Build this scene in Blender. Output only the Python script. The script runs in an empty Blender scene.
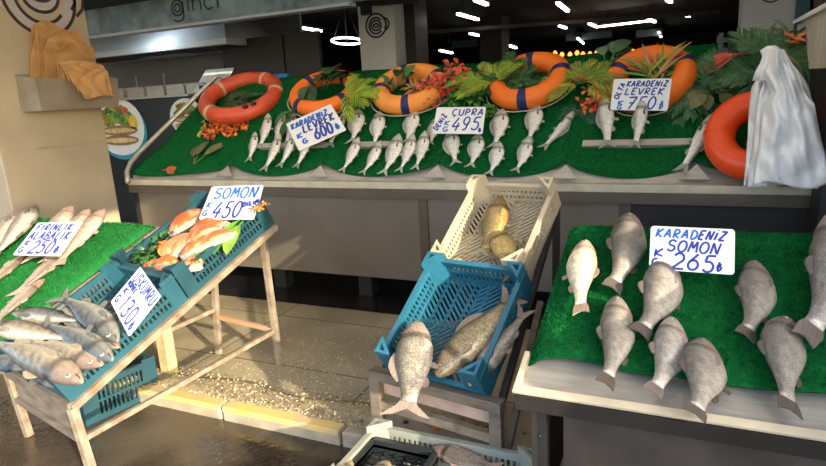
import bpy, bmesh, math, random
import numpy as np
from mathutils import Vector, Matrix
random.seed(7); rng = np.random.RandomState(7)
S = bpy.context.scene
COL = S.collection
# ------------------------------------------------------------------ camera, sky, sun, exposure
FPX, PITCH, ROLL, YAW = 600.0, 13.2, 3.3, 25.0
CAM = np.array([0.0, 0.0, 1.6])
_p, _r, _y = [math.radians(v) for v in (PITCH, ROLL, YAW)]
FW = np.array([-math.sin(_y)*math.cos(_p), math.cos(_y)*math.cos(_p), -math.sin(_p)])
_rt = np.array([math.cos(_y), math.sin(_y), 0.0]); _up = np.cross(_rt, FW)
RT = math.cos(_r)*_rt - math.sin(_r)*_up
UP = math.sin(_r)*_rt + math.cos(_r)*_up
cam = bpy.data.objects.new('camera', bpy.data.cameras.new('camera')); COL.objects.link(cam)
cam.data.sensor_width = 36.0; cam.data.lens = 36.0*FPX/826.0; cam.data.clip_start = .05
cam.matrix_world = Matrix(((RT[0], UP[0], -FW[0], CAM[0]), (RT[1], UP[1], -FW[1], CAM[1]), (RT[2], UP[2], -FW[2], CAM[2]), (0, 0, 0, 1)))
S.camera = cam
world = bpy.data.worlds.new('world'); S.world = world; world.use_nodes = True
_n = world.node_tree.nodes; _l = world.node_tree.links
_sky = _n.new('ShaderNodeTexSky'); _sky.sky_type = 'NISHITA'; _sky.sun_disc = False
_sky.sun_elevation = math.radians(28); _sky.sun_rotation = math.radians(118); _sky.air_density = 1.0; _sky.dust_density = 2.5
_l.new(_sky.outputs[0], _n['Background'].inputs[0]); _n['Background'].inputs[1].default_value = .70
SUN_DIR = Vector((-.842, .445, -.302)).normalized()
sun = bpy.data.objects.new('sun', bpy.data.lights.new('sun', 'SUN')); COL.objects.link(sun)
sun.data.energy = 10.5; sun.data.color = (1.0, .86, .62); sun.data.angle = math.radians(.7)
sun.rotation_euler = SUN_DIR.to_track_quat('-Z', 'Y').to_euler(); sun.location = (6, -3, 4)
S.view_settings.view_transform = 'Standard'; S.view_settings.look = 'None'
S.view_settings.exposure = 0.0; S.view_settings.gamma = 1.0; S.view_settings.use_curve_mapping = False

# ------------------------------------------------------------------ helpers
def ray(u, v): return FW + RT*(u-413)/FPX - UP*(v-233)/FPX
def atx(u, v, k): d = ray(u, v); return CAM + d*k/d[0]
def aty(u, v, k): d = ray(u, v); return CAM + d*k/d[1]
def atz(u, v, k): d = ray(u, v); return CAM + d*(k-CAM[2])/d[2]
class Frame:
    """a tilted working surface: d runs up the slope, e across, n out of it"""
    def __init__(s, O, d, e):
        s.O = np.array(O, float); d = np.array(d, float); s.d = d/np.linalg.norm(d)
        e = np.array(e, float); e = e - s.d*(e@s.d); s.e = e/np.linalg.norm(e)
        s.n = np.cross(s.d, s.e); s.n = s.n if s.n[2] > 0 else -s.n
    def w(s, a, b, c=0.0): return s.O + s.d*a + s.e*b + s.n*c
    def inv(s, u, v, c=0.0):
        r = ray(u, v); p0 = s.O + s.n*c
        p = CAM + r*((p0-CAM)@s.n)/(r@s.n) - s.O
        return np.array([p@s.d, p@s.e])
    def mat(s, a, b, c, scale=1.0):
        p = s.w(a, b, c); x, y = s.e, s.d; z = np.cross(x, y)
        if z[2] < 0: x = -x; z = -z
        return Matrix(((x[0], y[0], z[0], p[0]), (x[1], y[1], z[1], p[1]), (x[2], y[2], z[2], p[2]), (0, 0, 0, 1)))
FC = Frame((0, 3.95, .97), (0, 1.03, .87), (1, 0, 0))            # counter bed
FR = Frame((-.445, 1.74, .645), (0, .86, .30), (1, 0, 0))        # right stall
FM = Frame((-.96, 2.2, .36), (.15, .9, .64), (1, -.16, 0))       # middle crate stand
FL = Frame((-2.52, 1.6, .32), (.26, 1.17, .54), (-.976, .217, 0))  # left crate stand
FT = Frame(FL.w(.53, .62, .15), FL.d*1.0, (-.976+.0, .217-.137, 0) )  # turf tray beside it

class MB:
    def __init__(s): s.v = []; s.f = []; s.sm = []; s.mi = []; s.col = []; s.cur = 0; s.c = None
    def add(s, vs, fs, smooth=False):
        o = len(s.v); s.v += [tuple(float(q) for q in p) for p in vs]
        s.f += [tuple(o+i for i in f) for f in fs]; s.sm += [smooth]*len(fs); s.mi += [s.cur]*len(fs)
        s.col += [s.c or (1, 1, 1)]*len(vs)
    def box(s, c, size, ax=None):
        ax = np.eye(3) if ax is None else np.array(ax, float)
        c = np.array(c, float); h = np.array(size, float)/2
        vs = [c + ax[0]*h[0]*i + ax[1]*h[1]*j + ax[2]*h[2]*k for i in (-1, 1) for j in (-1, 1) for k in (-1, 1)]
        s.add(vs, [(0, 1, 3, 2), (4, 6, 7, 5), (0, 4, 5, 1), (2, 3, 7, 6), (0, 2, 6, 4), (1, 5, 7, 3)])
    def bar(s, p, q, w, h, up=(0, 0, 1)):
        p = np.array(p, float); q = np.array(q, float); d = q-p; L = np.linalg.norm(d); d = d/L
        up = np.array(up, float); sd = np.cross(up, d)
        if np.linalg.norm(sd) < 1e-4: sd = np.cross((1, 0, 0.01), d)
        sd /= np.linalg.norm(sd); u = np.cross(d, sd)
        s.box((p+q)/2, (L, w, h), (d, sd, u))
    def tube(s, pts, r, n=10, cap=True):
        pts = [np.array(p, float) for p in pts]; rings = []
        rr = r if hasattr(r, '__len__') else [r]*len(pts)
        t = pts[1]-pts[0]; a = np.cross(t, (0, 0, 1.0))
        if np.linalg.norm(a) < 1e-4: a = np.cross(t, (1.0, 0, 0))
        a /= np.linalg.norm(a)
        for i, p in enumerate(pts):
            t = pts[min(i+1, len(pts)-1)]-pts[max(i-1, 0)]; t = t/(np.linalg.norm(t)+1e-9)
            a = a - t*(a@t); a /= np.linalg.norm(a); b = np.cross(t, a)
            rings.append([p + rr[i]*(a*math.cos(k*2*math.pi/n)+b*math.sin(k*2*math.pi/n)) for k in range(n)])
        s.loft(rings, cap)
    def loft(s, rings, cap=True, close=True, smooth=True):
        n = len(rings[0]); vs = [p for r in rings for p in r]; fs = []
        for i in range(len(rings)-1):
            for k in range(n if close else n-1):
                k2 = (k+1) % n; fs.append((i*n+k, i*n+k2, (i+1)*n+k2, (i+1)*n+k))
        if cap: fs += [tuple(range(n-1, -1, -1)), tuple((len(rings)-1)*n+k for k in range(n))]
        s.add(vs, fs, smooth)
    def prism(s, poly, nrm, th):
        """flat outline (3-D points) given thickness along nrm"""
        poly = [np.array(p, float) for p in poly]; nrm = np.array(nrm, float); n = len(poly)
        vs = poly + [p+nrm*th for p in poly]
        s.add(vs, [tuple(range(n-1, -1, -1)), tuple(range(n, 2*n))] + [(i, (i+1) % n, n+(i+1) % n, n+i) for i in range(n)])
    def arc(s, R, r, a0, a1, nu=24, nv=14, M=None, sq=1.0):
        rings = []
        full = abs(a1-a0-2*math.pi) < 1e-6
        for i in range(nu+(0 if full else 1)):
            a = a0+(a1-a0)*i/nu
            rings.append([np.array([(R+r*math.cos(k*2*math.pi/nv))*math.cos(a), (R+r*math.cos(k*2*math.pi/nv))*math.sin(a), r*sq*math.sin(k*2*math.pi/nv)]) for k in range(nv)])
        if full: rings.append(rings[0])
        s.loft(rings, cap=not full)
    def grid(s, fn, nu, nv, smooth=True):
        vs = [fn(i/nu, j/nv) for i in range(nu+1) for j in range(nv+1)]
        s.add(vs, [(i*(nv+1)+j, (i+1)*(nv+1)+j, (i+1)*(nv+1)+j+1, i*(nv+1)+j+1) for i in range(nu) for j in range(nv)], smooth)
    def mesh(s, name, mats):
        me = bpy.data.meshes.new(name); me.from_pydata(s.v, [], s.f)
        me.polygons.foreach_set('use_smooth', s.sm); me.polygons.foreach_set('material_index', s.mi)
        for m in (mats if isinstance(mats, (list, tuple)) else [mats]): me.materials.append(m)
        at = me.color_attributes.new('Col', 'FLOAT_COLOR', 'POINT')
        at.data.foreach_set('color', [q for c in s.col for q in (c[0], c[1], c[2], 1)])
        me.update(); return me
    def build(s, name, mats, parent=None, recalc=True, bevel=0, solid=0):
        me = s.mesh(name, mats)
        if recalc:
            bm = bmesh.new(); bm.from_mesh(me); bmesh.ops.recalc_face_normals(bm, faces=bm.faces); bm.to_mesh(me); bm.free()
        o = bpy.data.objects.new(name, me); COL.objects.link(o)
        if bevel:
            m = o.modifiers.new('bevel', 'BEVEL'); m.width = bevel; m.segments = 2; m.limit_method = 'ANGLE'
        if solid:
            m = o.modifiers.new('solid', 'SOLIDIFY'); m.thickness = solid; m.offset = 0
        if parent:
            o.parent = parent
            o.matrix_parent_inverse = parent.matrix_basis.inverted() if parent.parent is None else Matrix()
        return o
def tag(o, label, cat, group=None, kind=None):
    o['label'] = label; o['category'] = cat
    if group: o['group'] = group
    if kind: o['kind'] = kind
    return o
def thing(name, loc, label, cat, group=None, M=None):
    o = bpy.data.objects.new(name, None); COL.objects.link(o); o.empty_display_size = .05
    o.matrix_basis = M if M is not None else Matrix.Translation(Vector([float(q) for q in loc]))
    return tag(o, label, cat, group)
def link_mesh(name, me, parent):
    o = bpy.data.objects.new(name, me); COL.objects.link(o); o.parent = parent; return o
def struct(o): o['kind'] = 'structure'; return o

# ------------------------------------------------------------------ materials
def mat(name, col, rough=.6, metal=0.0, noise=0, nscale=8.0, bump=0.0, bscale=60.0, spec=.5, col2=None, attr=False, trans=0, emit=0, coat=0, stretch=None, detail=4):
    m = bpy.data.materials.new(name); m.use_nodes = True; nt = m.node_tree; N = nt.nodes; L = nt.links
    b = N['Principled BSDF']; b.inputs['Roughness'].default_value = rough; b.inputs['Metallic'].default_value = metal
    b.inputs['Specular IOR Level'].default_value = spec; b.inputs['Coat Weight'].default_value = coat
    b.inputs['Transmission Weight'].default_value = trans
    tc = N.new('ShaderNodeTexCoord'); vec = tc.outputs['Object']
    if stretch:
        mp = N.new('ShaderNodeMapping'); mp.inputs['Scale'].default_value = stretch; L.new(vec, mp.inputs[0]); vec = mp.outputs[0]
    base = None
    if attr:
        a = N.new('ShaderNodeVertexColor'); a.layer_name = 'Col'; base = a.outputs[0]
    if noise:
        nz = N.new('ShaderNodeTexNoise'); nz.inputs['Scale'].default_value = nscale; nz.inputs['Detail'].default_value = detail; L.new(vec, nz.inputs['Vector'])
        rp = N.new('ShaderNodeValToRGB'); rp.color_ramp.elements[0].position = .5-.22; rp.color_ramp.elements[1].position = .5+.22
        if attr:
            lo = 1-noise; rp.color_ramp.elements[0].color = (lo, lo, lo, 1); rp.color_ramp.elements[1].color = (1+noise*.3, 1+noise*.3, 1+noise*.3, 1)
            L.new(nz.outputs['Fac'], rp.inputs[0])
            mx = N.new('ShaderNodeMix'); mx.data_type = 'RGBA'; mx.blend_type = 'MULTIPLY'; mx.inputs[0].default_value = 1
            L.new(base, mx.inputs[6]); L.new(rp.outputs[0], mx.inputs[7]); base = mx.outputs[2]
        else:
            c2 = col2 or tuple(q*(1-noise) for q in col[:3])
            rp.color_ramp.elements[0].color = (*c2[:3], 1); rp.color_ramp.elements[1].color = (*col[:3], 1)
            L.new(nz.outputs['Fac'], rp.inputs[0]); base = rp.outputs[0]
    if base is not None: L.new(base, b.inputs['Base Color'])
    else: b.inputs['Base Color'].default_value = (*col[:3], 1)
    if emit:
        b.inputs['Emission Color'].default_value = (*col[:3], 1); b.inputs['Emission Strength'].default_value = emit
    if bump:
        n2 = N.new('ShaderNodeTexNoise'); n2.inputs['Scale'].default_value = bscale; n2.inputs['Detail'].default_value = 3; L.new(vec, n2.inputs['Vector'])
        bp = N.new('ShaderNodeBump'); bp.inputs['Strength'].default_value = bump; bp.inputs['Distance'].default_value = .01
        L.new(n2.outputs['Fac'], bp.inputs['Height']); L.new(bp.outputs[0], b.inputs['Normal'])
    return m
M = {}
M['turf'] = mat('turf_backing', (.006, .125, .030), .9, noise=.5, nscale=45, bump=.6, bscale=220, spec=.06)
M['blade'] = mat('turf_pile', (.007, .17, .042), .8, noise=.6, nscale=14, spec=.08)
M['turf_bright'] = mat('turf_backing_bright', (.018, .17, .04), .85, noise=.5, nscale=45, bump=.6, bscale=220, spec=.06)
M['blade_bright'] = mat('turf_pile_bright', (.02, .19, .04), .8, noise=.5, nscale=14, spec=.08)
M['steel'] = mat('brushed_steel', (.46, .44, .40), .34, .45, noise=.25, nscale=6, bump=.05, bscale=30, stretch=(1, 8, 8))
M['lip'] = mat('worn_steel_lip', (.64, .58, .44), .38, .35, noise=.25, nscale=9)
M['panel'] = mat('counter_panel', (.235, .205, .17), .42, .55, noise=.3, nscale=1.6, bump=.03, bscale=5)
M['frame_brown'] = mat('counter_frame', (.15, .12, .09), .45, .5, noise=.3, nscale=5)
M['dark'] = mat('dark_metal', (.035, .033, .032), .5, .3, noise=.3, nscale=4)
M['black'] = mat('black_plastic', (.012, .013, .014), .45)
M['apron'] = mat('stall_apron', (.05, .041, .035), .55, 0, noise=.75, nscale=5, col2=(.014, .012, .011), detail=8)
M['white_sign'] = mat('sign_board', (.80, .82, .84), .35, noise=.06, nscale=9)
M['ink'] = mat('blue_ink', (.012, .035, .34), .4)
M['ink_light'] = mat('light_blue_ink', (.02, .13, .55), .4)
M['orange'] = mat('ring_orange', (.93, .19, .012), .5, noise=.15, nscale=7, bump=.15, bscale=14)
M['orange_pale'] = mat('ring_pale_orange', (.93, .33, .06), .55, noise=.15, nscale=7, bump=.15, bscale=14)
M['red_ring'] = mat('ring_faded_red', (.66, .085, .035), .45, noise=.35, nscale=8, bump=.1, bscale=20)
M['redorange'] = mat('ring_red_orange', (.86, .075, .008), .35, noise=.12, nscale=6)
M['navy'] = mat('navy_band', (.008, .016, .11), .6)
M['tan'] = mat('tan_strap', (.52, .40, .22), .7)
M['rope'] = mat('rope', (.55, .50, .40), .8, noise=.3, nscale=60)
M['blue_crate'] = mat('blue_crate', (.02, .135, .215), .38, noise=.3, nscale=9, spec=.5)
M['teal_crate'] = mat('teal_crate', (.014, .062, .085), .42, noise=.3, nscale=9)
M['left_crate'] = mat('left_crate', (.018, .085, .12), .4, noise=.3, nscale=9)
M['cream_crate'] = mat('cream_crate', (.50, .43, .31), .5, noise=.22, nscale=8)
M['grey_crate'] = mat('grey_crate', (.27, .29, .25), .5, noise=.25, nscale=8)
M['black_crate'] = mat('black_crate', (.02, .025, .027), .4, noise=.3, nscale=8)
M['old_paint'] = mat('chipped_paint', (.27, .235, .18), .6, noise=.6, nscale=17, col2=(.13, .085, .05), bump=.2, bscale=50, detail=8)
M['rust'] = mat('rusty_bar', (.46, .20, .07), .75, noise=.5, nscale=10, col2=(.35, .27, .2), detail=8)
M['wet_wood'] = mat('weathered_wood', (.20, .165, .125), .55, noise=.55, nscale=5, bump=.3, bscale=30, stretch=(1, 6, 6), detail=8)
M['pink_wood'] = mat('scraped_board', (.55, .38, .30), .6, noise=.4, nscale=7, bump=.2, bscale=30, detail=8)
M['yellow_paint'] = mat('yellow_leg_paint', (.52, .45, .22), .6, noise=.5, nscale=14, col2=(.28, .22, .13), detail=8)
M['skin'] = mat('fish_skin', (1, 1, 1), .30, .12, noise=.32, nscale=26, attr=True, bump=.25, bscale=75, spec=.6, coat=.25, stretch=(1, 1, 1), detail=6)
M['fin'] = mat('fish_fin', (1, 1, 1), .45, noise=.35, nscale=30, attr=True, spec=.4, stretch=(.4, 3, 3))
M['eye'] = mat('fish_eye', (1, 1, 1), .12, attr=True, spec=.8)
M['leaf'] = mat('leaf', (1, 1, 1), .45, noise=.35, nscale=16, attr=True, spec=.4)
M['kraft'] = mat('kraft_paper', (.46, .26, .10), .75, noise=.3, nscale=9, bump=.35, bscale=22)
M['plastic'] = mat('white_plastic', (.90, .90, .93), .28, noise=.06, nscale=6, bump=.7, bscale=11, spec=.5)
M['flesh'] = mat('salmon_flesh', (1, 1, 1), .35, noise=.22, nscale=14, attr=True, spec=.55, coat=.3)
M['wall_dark'] = mat('dark_wall', (.035, .036, .04), .6, noise=.2, nscale=3)
M['wall_grey'] = mat('grey_wall', (.17, .185, .20), .6, 0, noise=.2, nscale=2)
M['hood'] = mat('hood_steel', (.50, .57, .62), .8, 0, noise=.15, nscale=2)
M['column'] = mat('column_paint', (.66, .70, .69), .55, noise=.1, nscale=4)
M['cream_wall'] = mat('cream_stone', (.37, .325, .24), .5, noise=.18, nscale=2.2, bump=.04, bscale=12, detail=6)
M['glass_dark'] = mat('dark_glass', (.018, .014, .012), .5, 0, noise=.25, nscale=1.2)
M['lamp'] = mat('lamp_tube', (1.0, .93, .80), .5, emit=9)
M['bulb'] = mat('amber_bulb', (1.0, .30, .06), .5, emit=3)
M['ceiling'] = mat('ceiling', (.025, .026, .03), .7)
M['plank_white'] = mat('whitewashed_wood', (.66, .62, .53), .6, noise=.35, nscale=6, stretch=(6, 6, 1), detail=8)
M['added_canvas'] = mat('added_awning_canvas', (.80, .76, .68), .8)
_b = M['added_canvas'].node_tree; _t = _b.nodes.new('ShaderNodeBsdfTranslucent'); _t.inputs[0].default_value = (.80, .74, .64, 1); _m = _b.nodes.new('ShaderNodeMixShader'); _m.inputs[0].default_value = .55  # translucency of the added awning passes soft fill light onto the counter
_b.links.new(_b.nodes['Principled BSDF'].outputs[0], _m.inputs[1]); _b.links.new(_t.outputs[0], _m.inputs[2]); _b.links.new(_m.outputs[0], _b.nodes['Material Output'].inputs[0])
M['poster_black'] = mat('poster_black', (.014, .02, .024), .35, noise=.3, nscale=8)

def floor_mat():
    m = bpy.data.materials.new('pavement_slabs'); m.use_nodes = True; nt = m.node_tree; N = nt.nodes; L = nt.links; b = N['Principled BSDF']
    tc = N.new('ShaderNodeTexCoord'); mp = N.new('ShaderNodeMapping'); mp.inputs['Location'].default_value = (.38, .12, 0); L.new(tc.outputs['Object'], mp.inputs[0])
    br = N.new('ShaderNodeTexBrick'); br.offset = 0; br.inputs['Scale'].default_value = 1; br.inputs['Brick Width'].default_value = 1.2; br.inputs['Row Height'].default_value = .72
    br.inputs['Mortar Size'].default_value = .006; br.inputs['Color1'].default_value = (.31, .265, .17, 1); br.inputs['Color2'].default_value = (.285, .24, .155, 1); br.inputs['Mortar'].default_value = (.07, .06, .05, 1)
    L.new(mp.outputs[0], br.inputs[0])
    nz = N.new('ShaderNodeTexNoise'); nz.inputs['Scale'].default_value = 2.3; nz.inputs['Detail'].default_value = 8; L.new(tc.outputs['Object'], nz.inputs[0])
    rp = N.new('ShaderNodeValToRGB'); rp.color_ramp.elements[0].position = .3; rp.color_ramp.elements[0].color = (.62, .62, .62, 1); rp.color_ramp.elements[1].position = .65; rp.color_ramp.elements[1].color = (1.1, 1.1, 1.1, 1)
    L.new(nz.outputs[0], rp.inputs[0])
    mx = N.new('ShaderNodeMix'); mx.data_type = 'RGBA'; mx.blend_type = 'MULTIPLY'; mx.inputs[0].default_value = 1; L.new(br.outputs[0], mx.inputs[6]); L.new(rp.outputs[0], mx.inputs[7])
    L.new(mx.outputs[2], b.inputs['Base Color'])
    r2 = N.new('ShaderNodeMapRange'); r2.inputs[3].default_value = .35; r2.inputs[4].default_value = .7; L.new(nz.outputs[0], r2.inputs[0]); L.new(r2.outputs[0], b.inputs['Roughness'])
    bp = N.new('ShaderNodeBump'); bp.inputs['Strength'].default_value = .25; bp.inputs['Distance'].default_value = .01; L.new(br.outputs['Fac'], bp.inputs['Height']); bp.invert = True; L.new(bp.outputs[0], b.inputs['Normal'])
    return m
def road_mat():
    m = bpy.data.materials.new('wet_road'); m.use_nodes = True; nt = m.node_tree; N = nt.nodes; L = nt.links; b = N['Principled BSDF']
    tc = N.new('ShaderNodeTexCoord')
    nz = N.new('ShaderNodeTexNoise'); nz.inputs['Scale'].default_value = 1.7; nz.inputs['Detail'].default_value = 5; L.new(tc.outputs['Object'], nz.inputs[0])
    rp = N.new('ShaderNodeValToRGB'); rp.color_ramp.elements[0].position = .35; rp.color_ramp.elements[0].color = (.028, .022, .016, 1); rp.color_ramp.elements[1].position = .7; rp.color_ramp.elements[1].color = (.10, .078, .05, 1)
    L.new(nz.outputs[0], rp.inputs[0]); L.new(rp.outputs[0], b.inputs['Base Color'])
    r2 = N.new('ShaderNodeMapRange'); r2.inputs[1].default_value = .42; r2.inputs[2].default_value = .62; r2.inputs[3].default_value = .06; r2.inputs[4].default_value = .5; L.new(nz.outputs[0], r2.inputs[0]); L.new(r2.outputs[0], b.inputs['Roughness'])
    n2 = N.new('ShaderNodeTexNoise'); n2.inputs['Scale'].default_value = 26; n2.inputs['Detail'].default_value = 3; L.new(tc.outputs['Object'], n2.inputs[0])
    bp = N.new('ShaderNodeBump'); bp.inputs['Strength'].default_value = .35; bp.inputs['Distance'].default_value = .01; L.new(n2.outputs[0], bp.inputs['Height']); L.new(bp.outputs[0], b.inputs['Normal'])
    return m
def kerb_mat():
    m = mat('kerb_yellow', (.70, .47, .10), .6, noise=.5, nscale=5, col2=(.40, .33, .22), bump=.3, bscale=40, detail=8); return m
M['floor'] = floor_mat(); M['road'] = road_mat(); M['kerb'] = kerb_mat()
M['kerb_stone'] = mat('kerb_stone', (.42, .36, .26), .65, noise=.5, nscale=6, bump=.3, bscale=40, detail=8)
M['grit'] = mat('kerb_grit', (.40, .31, .17), .9, noise=.7, nscale=26, col2=(.20, .17, .12), bump=1.0, bscale=60, detail=8)
M['counter_shade'] = mat('counter_shade_floor', (.02, .019, .018), .25, noise=.5, nscale=4)  # near-black colour standing in for the shade under the counter
M['flake'] = mat('fish_scale_flake', (.58, .54, .46), .4)

# ------------------------------------------------------------------ setting
def plane_box(name, x0, x1, y0, y1, z0, z1, m, bev=0):
    b = MB(); b.box(((x0+x1)/2, (y0+y1)/2, (z0+z1)/2), (x1-x0, y1-y0, z1-z0)); return struct(b.build(name, m, bevel=bev))
KY = 2.235
plane_box('floor', -10, 4, KY+.06, 21, -.3, 0, M['floor'])
plane_box('floor_street', -12, 8, -8, KY, -.4, -.075, M['road'])
for i, (x0, x1) in enumerate([(-4.8, -3.9), (-3.885, -3.0), (-2.985, -2.25), (-2.235, -1.5), (-1.485, -.75), (-.735, .1), (.115, 1.0)]):
    k_ = plane_box('trim_%d' % (i+1), x0, x1, KY-.015, KY+.06, -.3, .004, M['kerb_stone'], .010)
    if x0 < -1.6:
        b = MB(); b.box(((x0+x1)/2, KY+.018, .0055), (x1-x0-.01, .062, .006)); b.box(((x0+x1)/2, KY-.0155, -.008), (x1-x0-.01, .006, .022)); b.build('yellow_paint', M['kerb'], k_)
g = MB()
g.grid(lambda u, v: (-5+6.2*u, KY+.055+.19*v+.03*math.sin(u*47)*v, .004+.02*math.sin(math.pi*min(1, v*1.05))*(0.55+.45*math.sin(u*61+v*9))*(.6+.4*math.sin(u*23))), 160, 8)
struct(g.build('floor_grit', M['grit'], solid=.004))
plane_box('floor_counter_shade', -10, 1.15, 3.74, 4.9, -.05, .0015, M['counter_shade'])  # dark sheet that paints the under-counter shade onto the floor
plane_box('ceiling', -10, 4, 4.9, 21, 2.85, 3.0, M['ceiling'])
plane_box('wall_back', -10, 4, 20.8, 21, 0, 3, M['wall_dark'])
plane_box('wall_left', -10.2, -10, 2.4, 21, 0, 3, M['wall_dark'])
for y_, z_, z2_ in ((.95, -.1, 1.30), (.95, 1.95, 3.0), (1.62, 1.30, 1.50), (1.85, 1.50, 1.95)): plane_box('sun_block_wall', 1.15, 1.19, y_, 21, z_, z2_, M['wall_grey'])  # unseen wall pieces added to block the sun, gap lets it onto the crates
plane_box('added_shade_awning', -10, 1.15, -.1, 4.9, 2.80, 2.815, M['added_canvas'])  # unseen awning added overhead to shade the pillar and counter

def fn_tube_loop(cx, cy, rx, ry, n=40, a0=0, a1=2*math.pi): return [(cx+rx*math.cos(a0+(a1-a0)*i/n), cy+ry*math.sin(a0+(a1-a0)*i/n)) for i in range(n+1)]
def ribbon(b, pts2, place, w, th=.0015):
    """flat ribbon along 2-D pts, place(x,y,h) -> world"""
    pts = [np.array(p, float) for p in pts2]; L = []; R_ = []
    for i in range(1, len(pts)-1):
        t0, t1 = pts[i]-pts[i-1], pts[i+1]-pts[i]
        if t0@t1 < .6*np.linalg.norm(t0)*np.linalg.norm(t1):
            ribbon(b, pts[:i+1], place, w, th); ribbon(b, pts[i:], place, w, th); return
    for i, p in enumerate(pts):
        t = pts[min(i+1, len(pts)-1)]-pts[max(i-1, 0)]; t = t/(np.linalg.norm(t)+1e-9); nn = np.array([-t[1], t[0]])*w/2
        L.append(p+nn); R_.append(p-nn)
    n = len(pts); vs = [place(*q, th) for q in L]+[place(*q, th) for q in R_]+[place(*q, 0) for q in L]+[place(*q, 0) for q in R_]
    fs = [(i, i+1, n+i+1, n+i) for i in range(n-1)]
    fs += [(i, 2*n+i, 2*n+i+1, i+1) for i in range(n-1)]+[(n+i, n+i+1, 3*n+i+1, 3*n+i) for i in range(n-1)]
    b.add(vs, fs)
def emblem(place, s, w, parent, m_line, m_fill=None):
    """round brand mark of nested rings: place(x,y,h) in units of s"""
    b = MB(); P = lambda x, y, h: place(x*s, y*s, h)
    if m_fill:
        f = MB(); o = fn_tube_loop(0, 0, .97, .97); i_ = fn_tube_loop(.0, -.02, .66, .66)
        vs = [P(*q, .001) for q in o]+[P(*q, .001) for q in i_]; n = len(o)
        f.add(vs, [(k, k+1, n+k+1, n+k) for k in range(n-1)])
        o = fn_tube_loop(.05, .05, .52, .46); vs = [P(*q, .001) for q in o[:-1]]; f.add(vs, [tuple(range(len(vs)))])
        f.build('emblem_fill', m_fill, parent)
    ribbon(b, fn_tube_loop(0, 0, 1, 1), P, w, .003)
    ribbon(b, fn_tube_loop(0, -.02, .68, .68, a0=.75, a1=5.6), P, w, .003)
    ribbon(b, fn_tube_loop(.02, 0, .5, .42), P, w, .003)
    ribbon(b, fn_tube_loop(.03, 0, .28, .14), P, w, .003)
    ribbon(b, [(.78, .62), (1.18, .42), (1.3, .1), (1.2, -.25), (.98, -.45)], P, w, .003)
    ribbon(b, [(.8, .55), (1.02, .2), (1.0, -.1), (.86, -.3)], P, w, .003)
    b.build('emblem', m_line, parent)
M['emblem_black'] = mat('emblem_black', (.02, .02, .022), .5)
M['emblem_grey'] = mat('emblem_grey', (.40, .38, .40), .5, noise=.25, nscale=60)
# near pillar on the left: its broad face looks along the street (+x)
XP = -4.75
y1 = atx(121, 220, XP)[1]; y0 = atx(14, 220, XP)[1]
b = MB(); b.box((XP-.3, (y0+y1)/2, 1.4), (.6, y1-y0, 2.8))
pil = struct(b.build('pillar', M['cream_wall'], bevel=.012))
g = MB(); g.bar((XP+.004, y0+.05, 1.33), (XP+.004, y1-.02, 1.33), .008, .006); g.build('joint', M['kerb_stone'], pil)
c = atx(39, -5, XP); ex = atx(76, -5, XP); s_ = abs(ex[1]-c[1])*.92
emblem(lambda x, y, h: np.array([XP+h, c[1]+x, c[2]+y]), s_, .085, pil, M['emblem_black'], M['emblem_grey'])
# back column with the mark, and its brown neighbour
def column_between(name, ul, ur, vb, y, depth, m, zt=2.85):
    a = aty(ul, vb, y); c_ = aty(ur, vb, y); b = MB(); b.box(((a[0]+c_[0])/2, y+depth/2, zt/2), (c_[0]-a[0], depth, zt)); return struct(b.build(name, m)), a, c_
col1, a, c_ = column_between('pillar_rear', 362, 397, 71, 7.0, .45, M['column'])
c = aty(376, 25.5, 7.0); s_ = (aty(386, 25, 7.0)[0]-c[0])
emblem(lambda x, y, h: np.array([c[0]+x, 7.0-h, c[2]+y]), s_, .17, col1, M['emblem_black'])
column_between('pillar_brown', 399, 417, 65, 7.3, .4, M['glass_dark'])
col2, a, c_ = column_between('pillar_front_right', 741, 800, 33, 6.3, .5, M['column'])
c = aty(772, -9, 6.3); s_ = (aty(784, -9, 6.3)[0]-c[0])
emblem(lambda x, y, h: np.array([c[0]+x, 6.3-h, c[2]+y]), s_, .15, col2, M['emblem_black'])
column_between('pillar_dark', 480, 502, 55, 11.0, .5, mat('dark_column', (.05, .045, .045), .6))
# brown glass partition between kitchen and hall
a = aty(226, 80, 6.6); d = aty(322, 75, 6.6)
b = MB(); b.box(((a[0]+d[0])/2, 6.62, 1.2), (d[0]-a[0], .06, 2.4)); wp = struct(b.build('wall_partition', M['glass_dark']))
b = MB(); b.box(((a[0]+d[0])/2+.22, 6.58, 1.2), (.03, .03, 2.4)); b.build('mullion', M['dark'], wp)
# ------------------------------------------------------------------ the long counter
xL, xR = -4.66, 1.0
def wx(u, v=178): return FC.inv(u, v)[1]
counter = thing('display_counter', ((xL+xR)/2, 4.2, 0), 'long steel fish counter with a sloping bed, standing across the back of the pavement', 'counter')
b = MB(); b.box(((xL+xR)/2, 3.935, .955), (xR-xL, .11, .03)); b.box(((xL+xR)/2, 3.885, .945), (xR-xL, .012, .05)); b.build('lip', M['lip'], counter, bevel=.003)
b = MB(); b.box(((xL+xR)/2, 3.91, .885), (xR-xL, .05, .075)); b.build('rail', M['frame_brown'], counter)
EDGE = [tuple(FC.inv(u, v)) for u, v in ((134, 174), (152, 158), (174, 136), (196, 112), (203, 96), (206, 82))]
b = MB(); P = [FC.w(0, xL, -.012)]+[FC.w(a_, x_-.01, -.012) for a_, x_ in EDGE]+[FC.w(1.285, EDGE[-1][1], -.012), FC.w(1.285, xR, -.012), FC.w(0, xR, -.012)]; b.prism(P, FC.n, .01); b.build('bed', M['steel'], counter)
b = MB(); q = FC.w(1.285, 0, -.012); b.box(((xL+xR)/2, q[1]+.02, q[2]/2), (xR-xL, .03, q[2])); b.build('back_panel', M['dark'], counter)
divs = [xL, aty(424, 230, 3.93)[0], -.35, xR]
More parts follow.
